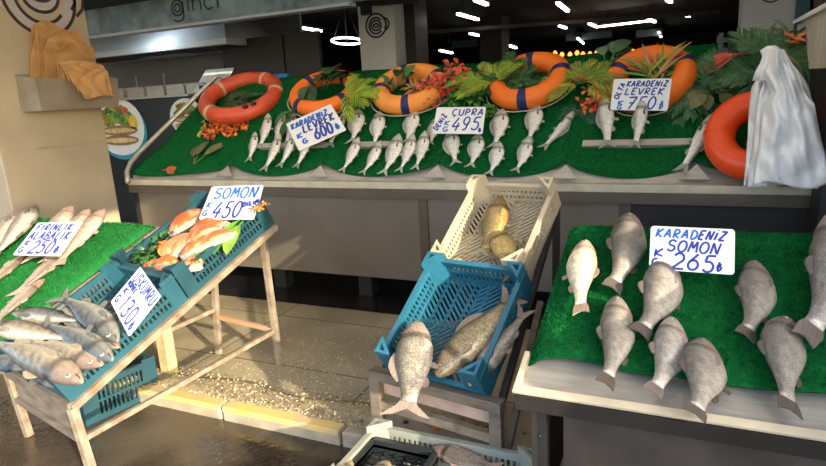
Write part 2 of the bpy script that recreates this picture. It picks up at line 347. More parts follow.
for i in range(3):
    b = MB(); b.box(((divs[i]+divs[i+1])/2, 3.95, .53), (divs[i+1]-divs[i]-.06, .02, .65)); b.build('front_panel', M['panel'] if i == 0 else (M['panel'] if i == 1 else M['dark']), counter, bevel=.004)
    if i: b = MB(); b.box((divs[i], 3.94, .53), (.07, .03, .69)); b.build('divider', M['frame_brown'], counter)
b = MB(); b.box((xL+.02, 3.97, .45), (.05, .08, .9)); b.build('leg', M['dark'], counter)
for x in (-3.2, -2.35, -1.5, -.4, .6):
    b = MB(); b.box((x, 4.12, .11), (.12, .12, .22)); b.build('leg', M['dark'], counter)
b = MB(); b.box(((xL+xR)/2, 4.55, .2), (xR-xL, .03, .4)); b.build('kick_board', M['dark'], counter)
# steel ledges that stop the fish from sliding
def ledge(u0, u1, v):
    a0 = FC.inv(u0, v); a1 = FC.inv(u1, v); mid = (a0[0]+a1[0])/2
    b = MB(); b.box(FC.w(mid, (a0[1]+a1[1])/2, .022), (a1[1]-a0[1], .055, .03), (FC.e, FC.d, FC.n)); b.build('ledge', M['steel'], counter, bevel=.003)
ledge(262, 330, 148); ledge(358, 400, 147); ledge(583, 690, 146)
# tubular guard at the left end of the bed
gp = [FC.w(*FC.inv(u, v, .10), .10) for u, v in ((128, 182), (127, 172), (131, 162), (140, 152), (215, 78), (220, 76), (226, 78))]
b = MB(); b.tube(gp, .022, 12); b.build('guard_rail', M['steel'], counter)
# upturned corner plates between the mats
bnd = [wx(130), wx(226), wx(319), wx(436), wx(564), wx(694), xR]
for x in bnd[1:-1]:
    b = MB(); P = [FC.w(.012, x-.085, .02), FC.w(.012, x+.085, .02), FC.w(.10, x+.012, .055)]
    b.prism(P, FC.n, .006); b.build('corner_plate', M['steel'], counter)
# right end board (dark below, whitewashed wood above)
ya, yb = 3.62, 4.6
xe = .625
b = MB(); b.box((xe+.03, (ya+yb)/2, .8), (.05, yb-ya, 1.6)); b.build('end_panel', M['dark'], counter)

def mat_outline(x0, x1, first=False):
    def fn(u, v):
        x = x0+(x1-x0)*u; lo = .035+.115*abs(2*u-1)**2.2
        hi = 1.285
        if first:
            lo = .02+.10*(u**3); aa = lo+(hi-lo)*v; xl = np.interp(aa, [q[0] for q in EDGE], [q[1] for q in EDGE]); x = xl+(x1-xl)*u
        a = lo+(hi-lo)*v
        c = .008+.028*(abs(2*u-1)**6)*(1-v)*1.0+.006*math.sin(x*9+v*7)+.004*math.sin(v*15+x*3)
        return FC.w(a, x, c)
    return fn
def tri_pile(b, fn, n, h, w, nrm, shade):
    for _ in range(n):
        u, v = random.random(), random.random(); p = fn(u, v)
        a = random.uniform(0, math.pi*2); t = np.array([math.cos(a), math.sin(a), random.uniform(-.3, .3)])
        q = p+nrm*h*random.uniform(.6, 1.2)+t*h*.7*random.random()
        b.add([p-t*w, p+t*w, q], [(0, 1, 2)])
def turf(name, fn, nrm, label, nu, nv, n, h=.012, w=.0022, bright=False, group=None):
    b = MB(); b.grid(fn, nu, nv); o = b.build(name, M['turf_bright' if bright else 'turf'], recalc=False, solid=.006)
    tag(o, label, 'artificial grass mat', group)
    p = MB(); tri_pile(p, fn, n, h, w, np.array(nrm), 0); k = p.build('pile', M['blade_bright' if bright else 'blade'], o, recalc=False); k['kind'] = 'stuff'
    return o
LAB = ['green turf mat at the far left end of the counter, under the faded red ring', 'green turf mat under the slim sea bass of the 600 sign',
       'green turf mat on the counter under the sea bream left of the 495 sign', 'green turf mat on the counter under the 495 sign and its sea bream',
       'green turf mat on the counter under the 750 sign', 'green turf mat at the right end of the counter behind the white bags']
for i in range(6):
    turf('turf_mat', mat_outline(bnd[i], bnd[i+1], i == 0), FC.n, LAB[i], 24, 20, 5000, .014, .003)

# ------------------------------------------------------------------ hand-lettered price signs
def A(cx, cy, rx, ry, a0, a1, n=14): return [(cx+rx*math.cos(math.radians(a0+(a1-a0)*i/n)), cy+ry*math.sin(math.radians(a0+(a1-a0)*i/n))) for i in range(n+1)]
G = {
 'A': [[(0, 0), (.55, 1), (.9, 0)], [(.15, .35), (.85, .38)]], 'B': [[(.1, 0), (.15, 1)]+A(.4, .76, .4, .24, 90, -90)+A(.4, .26, .5, .26, 90, -90)+[(.1, 0)]],
 'C': [A(.55, .5, .5, .5, 50, 310)], 'Ç': [A(.55, .5, .5, .5, 50, 310), [(.55, 0), (.62, -.18), (.42, -.25)]], 'D': [[(.1, 0), (.15, 1)]+A(.25, .5, .65, .5, 90, -90)+[(.1, 0)]],
 'E': [[(.9, 1), (.15, 1), (.1, 0), (.85, 0)], [(.12, .52), (.7, .54)]], 'F': [[(.9, 1), (.15, 1), (.1, 0)], [(.12, .52), (.7, .54)]],
 'G': [A(.55, .5, .5, .5, 50, 350), [(.55, .45), (1.03, .45)]], 'I': [[(.4, 0), (.5, 1)]], 'İ': [[(.4, 0), (.5, .85)], [(.5, 1.08), (.52, 1.16)]],
 'K': [[(.1, 0), (.2, 1)], [(.95, 1), (.15, .45), (.95, 0)]], 'L': [[(.25, 1), (.1, 0), (.9, .03)]], 'M': [[(0, 0), (.2, 1), (.5, .35), (.85, 1), (1, 0)]],
 'N': [[(.05, 0), (.15, 1), (.8, 0), (.95, 1)]], 'O': [A(.5, .5, .48, .5, 90, 450, 20)], 'P': [[(.1, 0), (.18, 1)]+A(.42, .74, .42, .26, 90, -90)+[(.14, .46)]],
 'R': [[(.1, 0), (.18, 1)]+A(.42, .74, .42, .26, 90, -90)+[(.14, .46), (.9, 0)]], 'S': [A(.52, .75, .4, .25, 20, 270, 12)+A(.5, .26, .42, .26, 90, -160, 12)],
 'T': [[(0, 1), (1, 1)], [(.5, 1), (.45, 0)]], 'U': [[(.08, 1)]+A(.5, .35, .4, .35, 180, 360)+[(.95, 1)]], 'V': [[(0, 1), (.45, 0), (1, 1)]], 'Y': [[(0, 1), (.5, .5)], [(1, 1), (.3, 0)]],
 'Z': [[(.05, 1), (.95, 1), (.05, 0), (1, .02)]],
 '0': [A(.5, .5, .42, .5, 80, 440, 20)], '1': [[(.25, .75), (.6, 1), (.5, 0)]], '2': [A(.5, .7, .42, .3, 160, -30, 12)+[(0, 0), (1.05, .02)]], '3': [A(.45, .75, .42, .25, 150, -90, 12)+A(.45, .26, .45, .26, 90, -150, 12)],
 '4': [[(.6, 1), (0, .28), (1, .32)], [(.75, .6), (.6, -.05)]], '5': [[(1.0, 1), (.3, .98), (.2, .58)]+A(.48, .3, .44, .32, 110, -150, 14)], '6': [[(.8, 1)]+A(.5, .3, .42, .3, 150, 510, 20)], '7': [[(0, .95), (1, 1), (.35, 0)], [(.2, .5), (.8, .52)]],
 '9': [A(.5, .7, .38, .3, 0, 360, 18)+[(.88, .7), (.6, 0), (.2, -.02)]],
 '₺': [[(.4, 1), (.35, 0)]+A(.4, .45, .5, .45, -90, 0, 8), [(.1, .5), (.8, .78)], [(.1, .3), (.8, .58)]],
}
def write(b, text, x, y, h, length, place, w, slant=.18, rot=0, jit=.03):
    """text fitted to the given length, starting at x, y"""
    r = random.Random(len(text)*7+int(x*1000)); cr, sr = math.cos(math.radians(rot)), math.sin(math.radians(rot))
    wd = [.45 if ch in 'Iİ1' else .82 for ch in text]; tot = sum(wd)+.24*(len(text)-1); k = length/tot; cx = 0.0
    for ch, q in zip(text, wd):
        dy = r.uniform(-jit, jit)*h
        for st in G[ch]:
            pts = []
            for px, py in st:
                lx = cx+px*q*k+py*h*slant; ly = py*h+dy; pts.append((x+lx*cr-ly*sr, y+lx*sr+ly*cr))
            ribbon(b, pts, place, w, .0016)
        cx += (q+.24)*k
def sign(O, X, Y, N, w, h, label, lines, lw=.0105, corner=.012, group=None):
    """board with lower left corner O; lines: (text, x0, x1 as shares of the width, y, height as shares of h, slant, rot, ink)"""
    X, N = [np.array(q, float)/np.linalg.norm(q) for q in (X, N)]; Y = np.array(Y, float)
    O = np.array(O, float); root = thing('price_sign', O+X*w/2, label, 'price sign')
    r = corner; pts = []
    for cx, cy, a0 in ((w-r, r, -90), (w-r, h-r, 0), (r, h-r, 90), (r, r, 180)):
        for k in range(5): a = math.radians(a0+k*22.5); pts.append((cx+r*math.cos(a), cy+r*math.sin(a)))
    b = MB(); b.prism([O+X*p[0]+Y*p[1]-N*.002 for p in pts], N, .004); b.build('board', M['white_sign'], root)
    place = lambda x, y, t: O+X*x+Y*y+N*(.002+t)
    for t, x0, x1, y, hh, sl, rot, ik in lines:
        b = MB(); write(b, t, x0*w, y*h, hh*h, (x1-x0)*w-sl*hh*h*.8, place, lw*(h/.24)*(1.15 if hh > .3 else 1), sl, rot); b.build('lettering', M[ik], root)
    return root
def sign_quad(F, tl, tr, bl, c0, c1, label, lines, **k):
    """sign leaning over a slope: lower edge at height c0, upper edge at height c1 above it"""
    P = [F.w(*F.inv(*p, c), c) for p, c in ((tl, c1), (tr, c1), (bl, c0))]
    X = P[1]-P[0]; Y = P[0]-P[2]; w = np.linalg.norm(X); h = np.linalg.norm(Y); X = X/w; Y = Y/h; N = np.cross(X, Y); N /= np.linalg.norm(N)
    return sign(P[2], X, Y, N, w, h, label, lines, **k)
I, J = 'ink', 'ink_light'
sign_quad(FC, (286, 124), (331, 104), (299, 151), .12, .14, 'white sign reading KARADENİZ LEVREK 600, tilted among the slim sea bass',
    [('KARADENİZ', .06, .86, .72, .18, .1, 0, J), ('LEVREK', .24, .93, .46, .24, .1, 0, I), ('600', .40, .80, .10, .34, .1, 0, I), ('₺', .83, .93, .14, .2, .1, 0, J), ('K', .08, .2, .36, .15, .1, 0, J), ('G', .14, .24, .14, .14, .1, 0, J)])
sign_quad(FC, (437, 107.5), (486, 107), (432.5, 133.5), .13, .17, 'white sign reading DENİZ ÇUPRA 495, in front of the parsley',
    [('DENİZ', .09, .48, .10, .17, .1, 66, I), ('ÇUPRA', .34, .97, .68, .24, .1, 0, I), ('495', .37, .93, .14, .46, .15, 0, I), ('K', .21, .32, .30, .17, .1, 0, J), ('G', .20, .30, .07, .17, .1, 0, J), ('₺', .90, .97, .08, .14, .1, 0, I)])
sign_quad(FC, (614, 79), (672, 78.5), (610, 110), .11, .24, 'white sign reading OLTA KARADENİZ LEVREK 750, leaning on an orange ring',
    [('OLTA', .12, .42, .34, .15, .1, 70, I), ('KARADENİZ', .24, .95, .76, .17, .2, 0, I), ('LEVREK', .22, .90, .50, .20, .2, 0, I), ('750', .28, .80, .05, .38, .2, 0, I), ('₺', .83, .93, .06, .26, .2, 0, J), ('K', .12, .22, .17, .13, .1, 0, J), ('G', .12, .2, .03, .12, .1, 0, J)])
sign_quad(FR, (651, 226), (735, 229.5), (649, 269), .08, .19, 'white sign reading KARADENİZ SOMON 265, standing behind the trout on the right stall',
    [('KARAD', .06, .58, .75, .2, .2, -1, J), ('ENİZ', .57, .91, .74, .2, .35, -1, I), ('SOMON', .20, .84, .45, .25, .2, -2, I), ('265', .27, .78, .05, .36, .12, -2, I), ('K', .05, .18, .28, .17, .2, 8, I), ('G', .03, .12, .08, .15, .2, 8, I), ('₺', .78, .87, .06, .2, .2, 0, I)])
sign_quad(FL, (212, 187), (264, 185), (199, 219.5), .17, .22, 'white sign reading SOMON 450 DİLİM, propped above the salmon pieces',
    [('SOMON', .12, .93, .62, .32, .05, 0, J), ('450', .22, .74, .06, .46, .08, 0, I), ('DİLİM', .74, 1.02, .34, .14, .1, 14, I), ('K', .05, .15, .34, .17, .1, 0, J), ('G', .03, .12, .10, .15, .1, 0, J)])
sign_quad(FL, (38, 223), (83, 222), (13, 255), .31, .33, 'white sign reading FIRINLIK ALABALIK 250, lying on the pale trout on the left',
    [('FIRINLIK', .08, .86, .74, .2, .0, 0, I), ('ALABALIK', .06, .93, .46, .24, .0, 0, I), ('250', .28, .76, .06, .36, .05, 0, I), ('₺', .80, .90, .08, .2, .05, 0, I), ('K', .07, .18, .28, .15, .05, 0, I), ('G', .05, .15, .07, .15, .05, 0, I)])
sign_quad(FL, (140.5, 267), (161, 296), (111, 302), .20, .24, 'white sign reading NORVEÇ USKUMRU 130, propped over the dark striped fish',
    [('USKUMRU', .08, .97, .68, .27, .05, 0, I), ('NORVEÇ', .05, .40, .54, .11, .05, 0, I), ('130', .30, .82, .06, .40, .1, 0, I), ('₺', .84, .94, .06, .2, .1, 0, I), ('K', .08, .2, .36, .14, .1, 0, I), ('G', .05, .16, .10, .16, .1, 0, I)])
# ------------------------------------------------------------------ life rings
def ring(u, v, wpx, r, m, label, bands, bm, bw=.13, tilt=(0, 0), c=None, rope=True, holes=False, a_off=0):
    cc = r*.9 if c is None else c
    a, x = FC.inv(u, v, cc); cen = FC.w(a, x, cc); depth = (cen-CAM)@FW; Ro = wpx/FPX*depth/2*1.03; R = Ro-r
    asp, sl = tilt; vd = (CAM-cen)/np.linalg.norm(CAM-cen); sl = math.radians(sl); st = math.sqrt(1-asp*asp)
    N_ = vd*asp+st*(UP*math.cos(sl)-RT*math.sin(sl)); N_ /= np.linalg.norm(N_); X_ = np.cross(FC.d, N_); X_ /= np.linalg.norm(X_); X_ = X_ if X_[0] > 0 else -X_; Y_ = np.cross(N_, X_)
    T = Matrix([[X_[i], Y_[i], N_[i], cen[i]] for i in range(3)]+[[0, 0, 0, 1]])
    root = thing('life_ring', None, label, 'life ring', 'life rings laid along the counter', M=T)
    def put(name, b, m): return link_mesh(name, b.mesh(name, m), root)
    b = MB(); b.arc(R, r, 0, 2*math.pi, 56, 18); put('ring', b, m)
    for k in bands:
        k = math.radians(k); b = MB(); b.arc(R, r*1.05, k-bw/2, k+bw/2, 6, 18); put('band', b, bm)
    if rope:
        b = MB()
        for i in range(len(bands)):
            a0 = math.radians(bands[i]); a1 = math.radians(bands[(i+1) % len(bands)]+(360 if i == len(bands)-1 else 0))
            b.tube([((Ro+.012+.014*math.sin(math.pi*t))*math.cos(a0+(a1-a0)*t), (Ro+.012+.014*math.sin(math.pi*t))*math.sin(a0+(a1-a0)*t), -r*.45) for t in [j/14 for j in range(15)]], .005, 6)
        put('grab_rope', b, M['rope'])
    if holes:
        for k in (-38, -50):
            k = math.radians(k); b = MB(); p = np.array([(R+r*.25)*math.cos(k), (R+r*.25)*math.sin(k), r*.97])
            b.tube([p-np.array([0, 0, .01]), p+np.array([0, 0, .004])], .028, 16); put('vent_hole', b, M['dark'])
    return root
ring(241.5, 97, 84, .075, M['red_ring'], 'faded red life ring with tan straps at the left end of the counter', [75, 160, 245, 18], M['tan'], .11, (.60, 20), rope=False, holes=True)
ring(325, 92.5, 71, .068, M['orange'], 'bright orange life ring half covered by dark leaves, beside the faded red one', [60, 150, 240, 330], M['navy'], .2, (.62, 17))
ring(410, 88.5, 76, .078, M['orange_pale'], 'pale orange life ring with navy bands lying above the sea bream', [35, 118, 195, 282], M['navy'], .2, (.62, 13))
ring(529, 80.5, 82, .080, M['orange'], 'bright orange life ring with navy bands to the right of the 495 sign', [10, 97, 183, 272], M['navy'], .22, (.63, 12))
ring(649, 79, 86, .082, M['orange'], 'bright orange life ring behind the 750 sign', [155, 22, 280], M['navy'], .2, (.72, 8))
ring(756, 135, 93, .085, M['redorange'], 'red orange hard plastic life ring partly hidden behind the white bags', [170, 90, 350], M['redorange'], .05, (.92, 8), c=.20, rope=False)

# ------------------------------------------------------------------ foliage dressing
def lf(b, p, d, n, L, w, curl=.25, fold=.15, seg=5):
    p = np.array(p, float); d = np.array(d, float)/np.linalg.norm(d); n = np.array(n, float); sd = np.cross(d, n)
    if np.linalg.norm(sd) < 1e-4: sd = np.cross(d, (0.3, .5, .8))
    sd /= np.linalg.norm(sd); n = np.cross(sd, d); vs = []
    for i in range(seg+1):
        t = i/seg; ww = w*math.sin(math.pi*min(1, t*.93+.05))**.8*(1 if t < .98 else .1)/2
        q = p+d*L*(t-curl*.25*t*t)-n*L*curl*t*t*.8
        vs += [q+sd*ww+n*ww*fold, q, q-sd*ww+n*ww*fold]
    fs = []
    for i in range(seg): fs += [(3*i, 3*i+1, 3*i+4, 3*i+3), (3*i+1, 3*i+2, 3*i+5, 3*i+4)]
    b.add(vs, fs, True)
def vary(c, k=.3):
    f = 1+random.uniform(-k, k); return (min(1, c[0]*f), min(1, c[1]*f), min(1, c[2]*f))
def frond(b, p, d, n, L, np_, pl, pw, cols, droop=.5, spread=60):
    p = np.array(p, float); d = np.array(d, float)/np.linalg.norm(d); n = np.array(n, float)/np.linalg.norm(n); sd = np.cross(d, n); sd /= np.linalg.norm(sd)
    pts = [p+d*L*t-n*L*droop*t*t for t in [i/8 for i in range(9)]]
    b.c = cols[0]; b.tube(pts, [.004*(1-.7*i/8) for i in range(9)], 5)
    for i in range(np_):
        t = .12+.86*i/np_; q = p+d*L*t-n*L*droop*t*t; tang = d-n*2*droop*t; tang /= np.linalg.norm(tang)
        l = pl*math.sin(math.pi*(.15+.8*t))**.7
        for s in (-1, 1):
            a = math.radians(spread-25*t+random.uniform(-6, 6)); b.c = vary(random.choice(cols))
            lf(b, q, tang*math.cos(a)+sd*s*math.sin(a)+n*.15, n, l, pw, .25, .1, 3)
    b.c = None
def spot(F, u, v, c=.02): a, e = F.inv(u, v, c); return F.w(a, e, c)
DK, MD, LG, YG, OL = (.014, .055, .016), (.03, .13, .025), (.10, .30, .03), (.36, .42, .03), (.13, .14, .05)
RD, OR, BR, TL = (.62, .05, .03), (.85, .22, .04), (.42, .17, .06), (.05, .13, .09)
def rd(F, ang, lift=.35): 
    a = math.radians(ang); v = F.e*math.cos(a)+F.d*math.sin(a)+F.n*lift; return v/np.linalg.norm(v)
def plant(name, kind, F, u, v, label, cat, n, size, cols, a0=0, a1=360, c=.02, w=.2, lift=(.1, .6), droop=.4, spread=.05, group='plants dressing the counter'):
    o = spot(F, u, v, c); root = thing(name, o, label, cat, group); b = MB()
    for i in range(n):
        ang = a0+(a1-a0)*(i+random.random()*.8)/n; d = rd(F, ang, random.uniform(*lift)); L = size*random.uniform(.7, 1.1)
        p = o+F.e*random.uniform(-spread, spread)+F.d*random.uniform(-spread, spread)*.6+F.n*random.uniform(0, .03)
        if kind == 'fern': frond(b, p, d, F.n, L, 13, L*.32, L*.055, cols, droop)
        elif kind == 'palm': frond(b, p, d, F.n, L, 20, L*.42, L*.03, cols, droop, 45)
        elif kind == 'spiky':
            b.c = vary(random.choice(cols)); lf(b, p, d, F.n, L, L*w*.5, droop, .3)
        elif kind == 'broad':
            b.c = vary(cols[0]); q = p+d*L*.35; b.tube([p, q], .004, 5); b.c = vary(random.choice(cols)); lf(b, q, d-F.n*.2, F.n, L*.75, L*w*1.6, droop, .25, 6)
        elif kind == 'curly':
            b.c = vary(MD); q = p+d*L*.6; b.tube([p, q], .003, 5)
            for k in range(16):
                b.c = vary(random.choice(cols), .4); dd = rng.normal(size=3); dd /= np.linalg.norm(dd); lf(b, q+dd*L*.15, dd+d*.5, F.n, L*.28, L*.2, .5, .4, 3)
        elif kind == 'flower':
            q = p+d*L; b.c = vary((.25, .2, .06)); b.tube([p, (p+q)/2+F.n*.01, q], .003, 5)
            for k in range(12):
                b.c = vary(random.choice(cols), .35); dd = rng.normal(size=3); dd /= np.linalg.norm(dd); lf(b, p+(q-p)*random.uniform(.35, 1)+dd*.012, dd, F.n, min(.05, size*.36), min(.034, size*.25), .3, .3, 3)
    b.c = None
    b.build('foliage' if kind != 'flower' else 'blossom', M['leaf'], root, recalc=False)
    return root
plant('fern_bunch', 'fern', FC, 240, 101, 'dark green leaf bunch lying inside the faded red life ring', 'plant', 9, .26, [DK, DK, MD], c=.03)
plant('flower_spray', 'flower', FC, 218, 131, 'orange blossoms scattered below the faded red life ring, left cluster', 'flowers', 8, .14, [OR, OR, RD], 150, 400, c=.015, lift=(.05, .3))
plant('flower_spray', 'flower', FC, 240, 127, 'orange red blossoms below the faded red life ring, cluster nearer the fish', 'flowers', 7, .13, [OR, RD, OR], 150, 400, c=.015, lift=(.05, .3))
plant('leaf_sprig', 'broad', FC, 209, 128, 'yellow green leaf sprig at the lower left of the faded red life ring', 'leaves', 4, .16, [LG, YG], 90, 260, c=.015, lift=(.02, .2))
plant('leaf_sprig', 'broad', FC, 196, 166, 'olive brown leaf pair fallen on the far left turf', 'leaves', 3, .34, [OL, (.16, .16, .06)], 50, 135, c=.012, w=.2, lift=(.02, .08), droop=.1, spread=.01)
plant('fallen_leaf', 'broad', FC, 163, 171, 'single red leaf at the front edge of the far left turf', 'leaf', 2, .17, [RD, (.5, .12, .05)], -10, 20, c=.012, w=.35, lift=(.02, .15), droop=.2, spread=.01)
plant('leaf_sprig', 'broad', FC, 303, 110, 'long green leaf sprig reaching out left of the bright ring above the sea bass', 'leaves', 6, .30, [(.05, .17, .05), MD], 100, 260, c=.09, w=.17, lift=(.05, .25))
plant('leaf_drape', 'broad', FC, 324, 88, 'dark green leaves draped over the ring beside the faded red one', 'leaves', 7, .36, [(.02, .075, .025), (.025, .09, .03)], 60, 140, c=.16, w=.3, lift=(0, .25), droop=.6)
plant('leaf_drape', 'broad', FC, 318, 84, 'dark leaves hanging across the left side of the leaf covered ring', 'leaves', 5, .26, [(.02, .07, .025)], 220, 300, c=.17, w=.3, lift=(0, .2), droop=.5)
plant('fern_bunch', 'palm', FC, 350, 96, 'yellow green palm fronds between the leaf covered ring and the pale orange ring', 'plant', 9, .34, [YG, (.28, .40, .03), LG], -70, 130, c=.14, droop=.45)
plant('leaf_sprig', 'broad', FC, 401, 88, 'pointed green leaves in the middle of the pale orange ring', 'leaves', 7, .27, [(.06, .20, .06), MD, DK], 50, 210, c=.10, w=.24, lift=(.1, .5))
plant('dried_flower', 'spiky', FC, 415, 90, 'brown dried flower head inside the pale orange ring', 'flower', 14, .12, [BR, (.55, .28, .10)], c=.07, w=.55, lift=(.3, 1.0))
plant('flower_spray', 'flower', FC, 452, 92, 'coral red blossom sprays right of the pale orange ring', 'flowers', 18, .24, [RD, (.7, .12, .08), (.55, .08, .05)], 10, 200, c=.07, lift=(.1, .6))
plant('flower_spray', 'flower', FC, 440, 103, 'small coral blossom twig just left of the 495 sign', 'flowers', 6, .16, [RD, BR], 30, 200, c=.05, lift=(.05, .4))
plant('parsley_bunch', 'curly', FC, 475, 103, 'bright green parsley bunch behind the 495 sign', 'parsley', 15, .16, [LG, (.06, .24, .03), MD], 0, 200, c=.03, lift=(.2, .8), spread=.13)
plant('parsley_bunch', 'curly', FC, 490, 112, 'green parsley stems hanging at the right edge of the 495 sign', 'parsley', 6, .11, [LG, MD], 180, 360, c=.02, lift=(.1, .5))
plant('fern_bunch', 'palm', FC, 492, 84, 'yellow green palm fronds at the left edge of the ring right of the 495 sign', 'plant', 10, .32, [YG, LG, (.22, .36, .03)], 40, 220, c=.12, droop=.3)
plant('fern_bunch', 'fern', FC, 512, 85, 'dark green feathery bunch filling the ring right of the 495 sign', 'plant', 13, .28, [DK, (.025, .10, .03), MD], 0, 360, c=.08, droop=.3, lift=(.2, .9))
plant('fern_bunch', 'palm', FC, 584, 84, 'thin olive palm fronds between the two bright orange rings', 'plant', 12, .32, [(.16, .26, .04), LG, YG, BR], -60, 230, c=.09, droop=.3)
plant('flower_spray', 'flower', FC, 597, 102, 'red berry cluster beside the ring behind the 750 sign', 'berries', 8, .12, [RD, OR], 0, 360, c=.04, lift=(.2, .6))
plant('leaf_sprig', 'fern', FC, 580, 110, 'flat dark green twig on the turf below the thin olive palm fronds', 'leaves', 6, .24, [(.02, .10, .04), TL], 180, 350, c=.02, lift=(.02, .15))
plant('leaf_sprig', 'broad', FC, 612, 62, 'upright rounded grey green leaves behind the ring with the 750 sign', 'leaves', 7, .22, [(.10, .18, .10), (.07, .15, .08)], 50, 130, c=.08, w=.32, lift=(.2, .6))
plant('croton_leaves', 'spiky', FC, 655, 78, 'narrow yellow and pink croton leaves in the ring behind the 750 sign', 'plant', 22, .34, [YG, (.5, .24, .10), LG, (.55, .30, .12)], 20, 165, c=.11, w=.14, lift=(.2, .8))
plant('fern_bunch', 'palm', FC, 700, 84, 'dark green drooping fern right of the ring with the 750 sign', 'plant', 13, .32, [(.05, .17, .07), (.07, .20, .08), (.03, .10, .04)], 0, 360, c=.07, droop=.35)
plant('leaf_sprig', 'broad', FC, 712, 92, 'broad olive leaves below the plant crates', 'leaves', 9, .17, [OL, (.10, .20, .06), OL], 180, 400, c=.12, w=.32, lift=(.1, .5))
plant('leaf_sprig', 'broad', FC, 690, 108, 'dark trailing leaves on the turf right of the 750 sign', 'leaves', 8, .24, [DK, MD], 150, 380, c=.02, w=.22, lift=(.02, .2))
# ------------------------------------------------------------------ ventilated crates
def crate(F, a0, b0, L, W, H, m, name, label, cat, group=None, posts=True, lattice='diag', c0=0.0, post_h=.075, front_h=None):
    """crate lying in frame F: a0..a0+L up the slope, b0..b0+W across"""
    P = lambda a, bb, c: F.w(a0+a, b0+bb, c0+c)
    root = thing(name, P(L/2, W/2, 0), label, cat, group)
    t = .012
    b = MB()
    step = .03; lim = L+W
    segs = []
    if lattice == 'diag':
        def clip(k, sgn, x0, x1, y0, y1):
            pts = []
            # line: y - sgn*x = k
            for x in (x0, x1):
                y = k+sgn*x
                if y0-1e-9 <= y <= y1+1e-9: pts.append((x, y))
            for y in (y0, y1):
                x = (y-k)*sgn
                if x0-1e-9 <= x <= x1+1e-9: pts.append((x, y))
            if len(pts) < 2: return None
            pts.sort(); p, q = pts[0], pts[-1]
            return (p, q) if math.hypot(p[0]-q[0], p[1]-q[1]) > .01 else None
        for (x0, x1, y0, y1, sg) in ((0, L/2, 0, W/2, 1), (0, L/2, W/2, W, -1), (L/2, L, 0, W/2, -1), (L/2, L, W/2, W, 1)):
            k = -2.0
            while k < 2.0:
                s_ = clip(k, sg, x0, x1, y0, y1)
                if s_: segs.append(s_)
                k += step
        for w_ in np.arange(.06, W, .075): segs.append(((0, w_), (L, w_)))
        for w_ in (L/2, 0.01, L-.01): segs.append(((w_, 0), (w_, W)))
        for w_ in (W/2,): segs.append(((0, w_), (L, w_)))
    else:
        for w_ in np.arange(.015, L, .032): segs.append(((w_, 0), (w_, W)))
        for w_ in np.arange(.015, W, .05): segs.append(((0, w_), (L, w_)))
    for (p, q) in segs:
        b.bar(P(p[0], p[1], .012), P(q[0], q[1], .012), .0115, .008, F.n)
    b.build('base', m, root)
    def side(p0, p1, name='side', H=H):
        b = MB(); d = np.array(p1, float)-np.array(p0, float); ln = np.linalg.norm(d); n_ = max(4, int(ln/.024))
        Q = lambda s, c: P(p0[0]+d[0]*s, p0[1]+d[1]*s, c)
        for c, h in ((.016, .032), (H-.016, .032), (H*.5, .014)): b.bar(Q(0, c), Q(1, c), t, h, F.n)
        b.bar(Q(0, H), Q(1, H), t*2.0, .010, F.n)
        for i in range(n_+1): b.bar(Q(i/n_, .02), Q(i/n_, H-.02), t*.8, .011, d[0]*F.d+d[1]*F.e)
        b.build(name, m, root)
    side((0, 0), (L, 0)); side((0, W), (L, W)); side((0, 0), (0, W), H=front_h or H); side((L, 0), (L, W))
    if posts:
        for x, y in ((0, 0), (L, 0), (0, W), (L, W)):
            sx = 1 if x == 0 else -1; sy = 1 if y == 0 else -1; s = .075; b = MB()
            o = [(x-sx*.008, y-sy*.008), (x+sx*s, y-sy*.008), (x-sx*.008, y+sy*s)]
            i_ = [(x+sx*.006, y+sy*.006), (x+sx*(s-.034), y+sy*.006), (x+sx*.006, y+sy*(s-.034))]
            vs = [P(*q, 0.0) for q in o]+[P(*q, H+post_h) for q in o]+[P(*q, H+post_h) for q in i_]+[P(*q, H*.4) for q in i_]
            fs = [(k, (k+1) % 3, 3+(k+1) % 3, 3+k) for k in range(3)]+[(3+k, 3+(k+1) % 3, 6+(k+1) % 3, 6+k) for k in range(3)]+[(6+k, 6+(k+1) % 3, 9+(k+1) % 3, 9+k) for k in range(3)]+[(9, 10, 11), (0, 2, 1)]
            b.add(vs, fs); b.build('corner_post', m, root)
    return root
# left stand with its two crates
crate(FL, .0, -.02, .69, .60, .145, M['left_crate'], 'fish_crate', 'blue ventilated crate at the front left, piled with whole pale fish', 'crate', 'crates on the left stand', lattice='sq', post_h=.03)
crate(FL, .715, -.02, .66, .60, .145, M['teal_crate'], 'fish_crate', 'dark teal ventilated crate of salmon pieces on the left stand', 'crate', 'crates on the left stand', lattice='sq', post_h=.05)
# middle stand with its two crates
crate(FM, -.005, -.222, .56, .48, .145, M['blue_crate'], 'fish_crate', 'bright blue ventilated crate on the middle stand, holding three carp', 'crate', 'crates on the middle stand', post_h=.05, front_h=.055)
crate(FM, .575, -.215, .53, .44, .13, M['cream_crate'], 'fish_crate', 'cream ventilated crate leaning up behind the bright blue one with two yellowish fish', 'crate', 'crates on the middle stand', c0=.0, post_h=.06, front_h=.05)

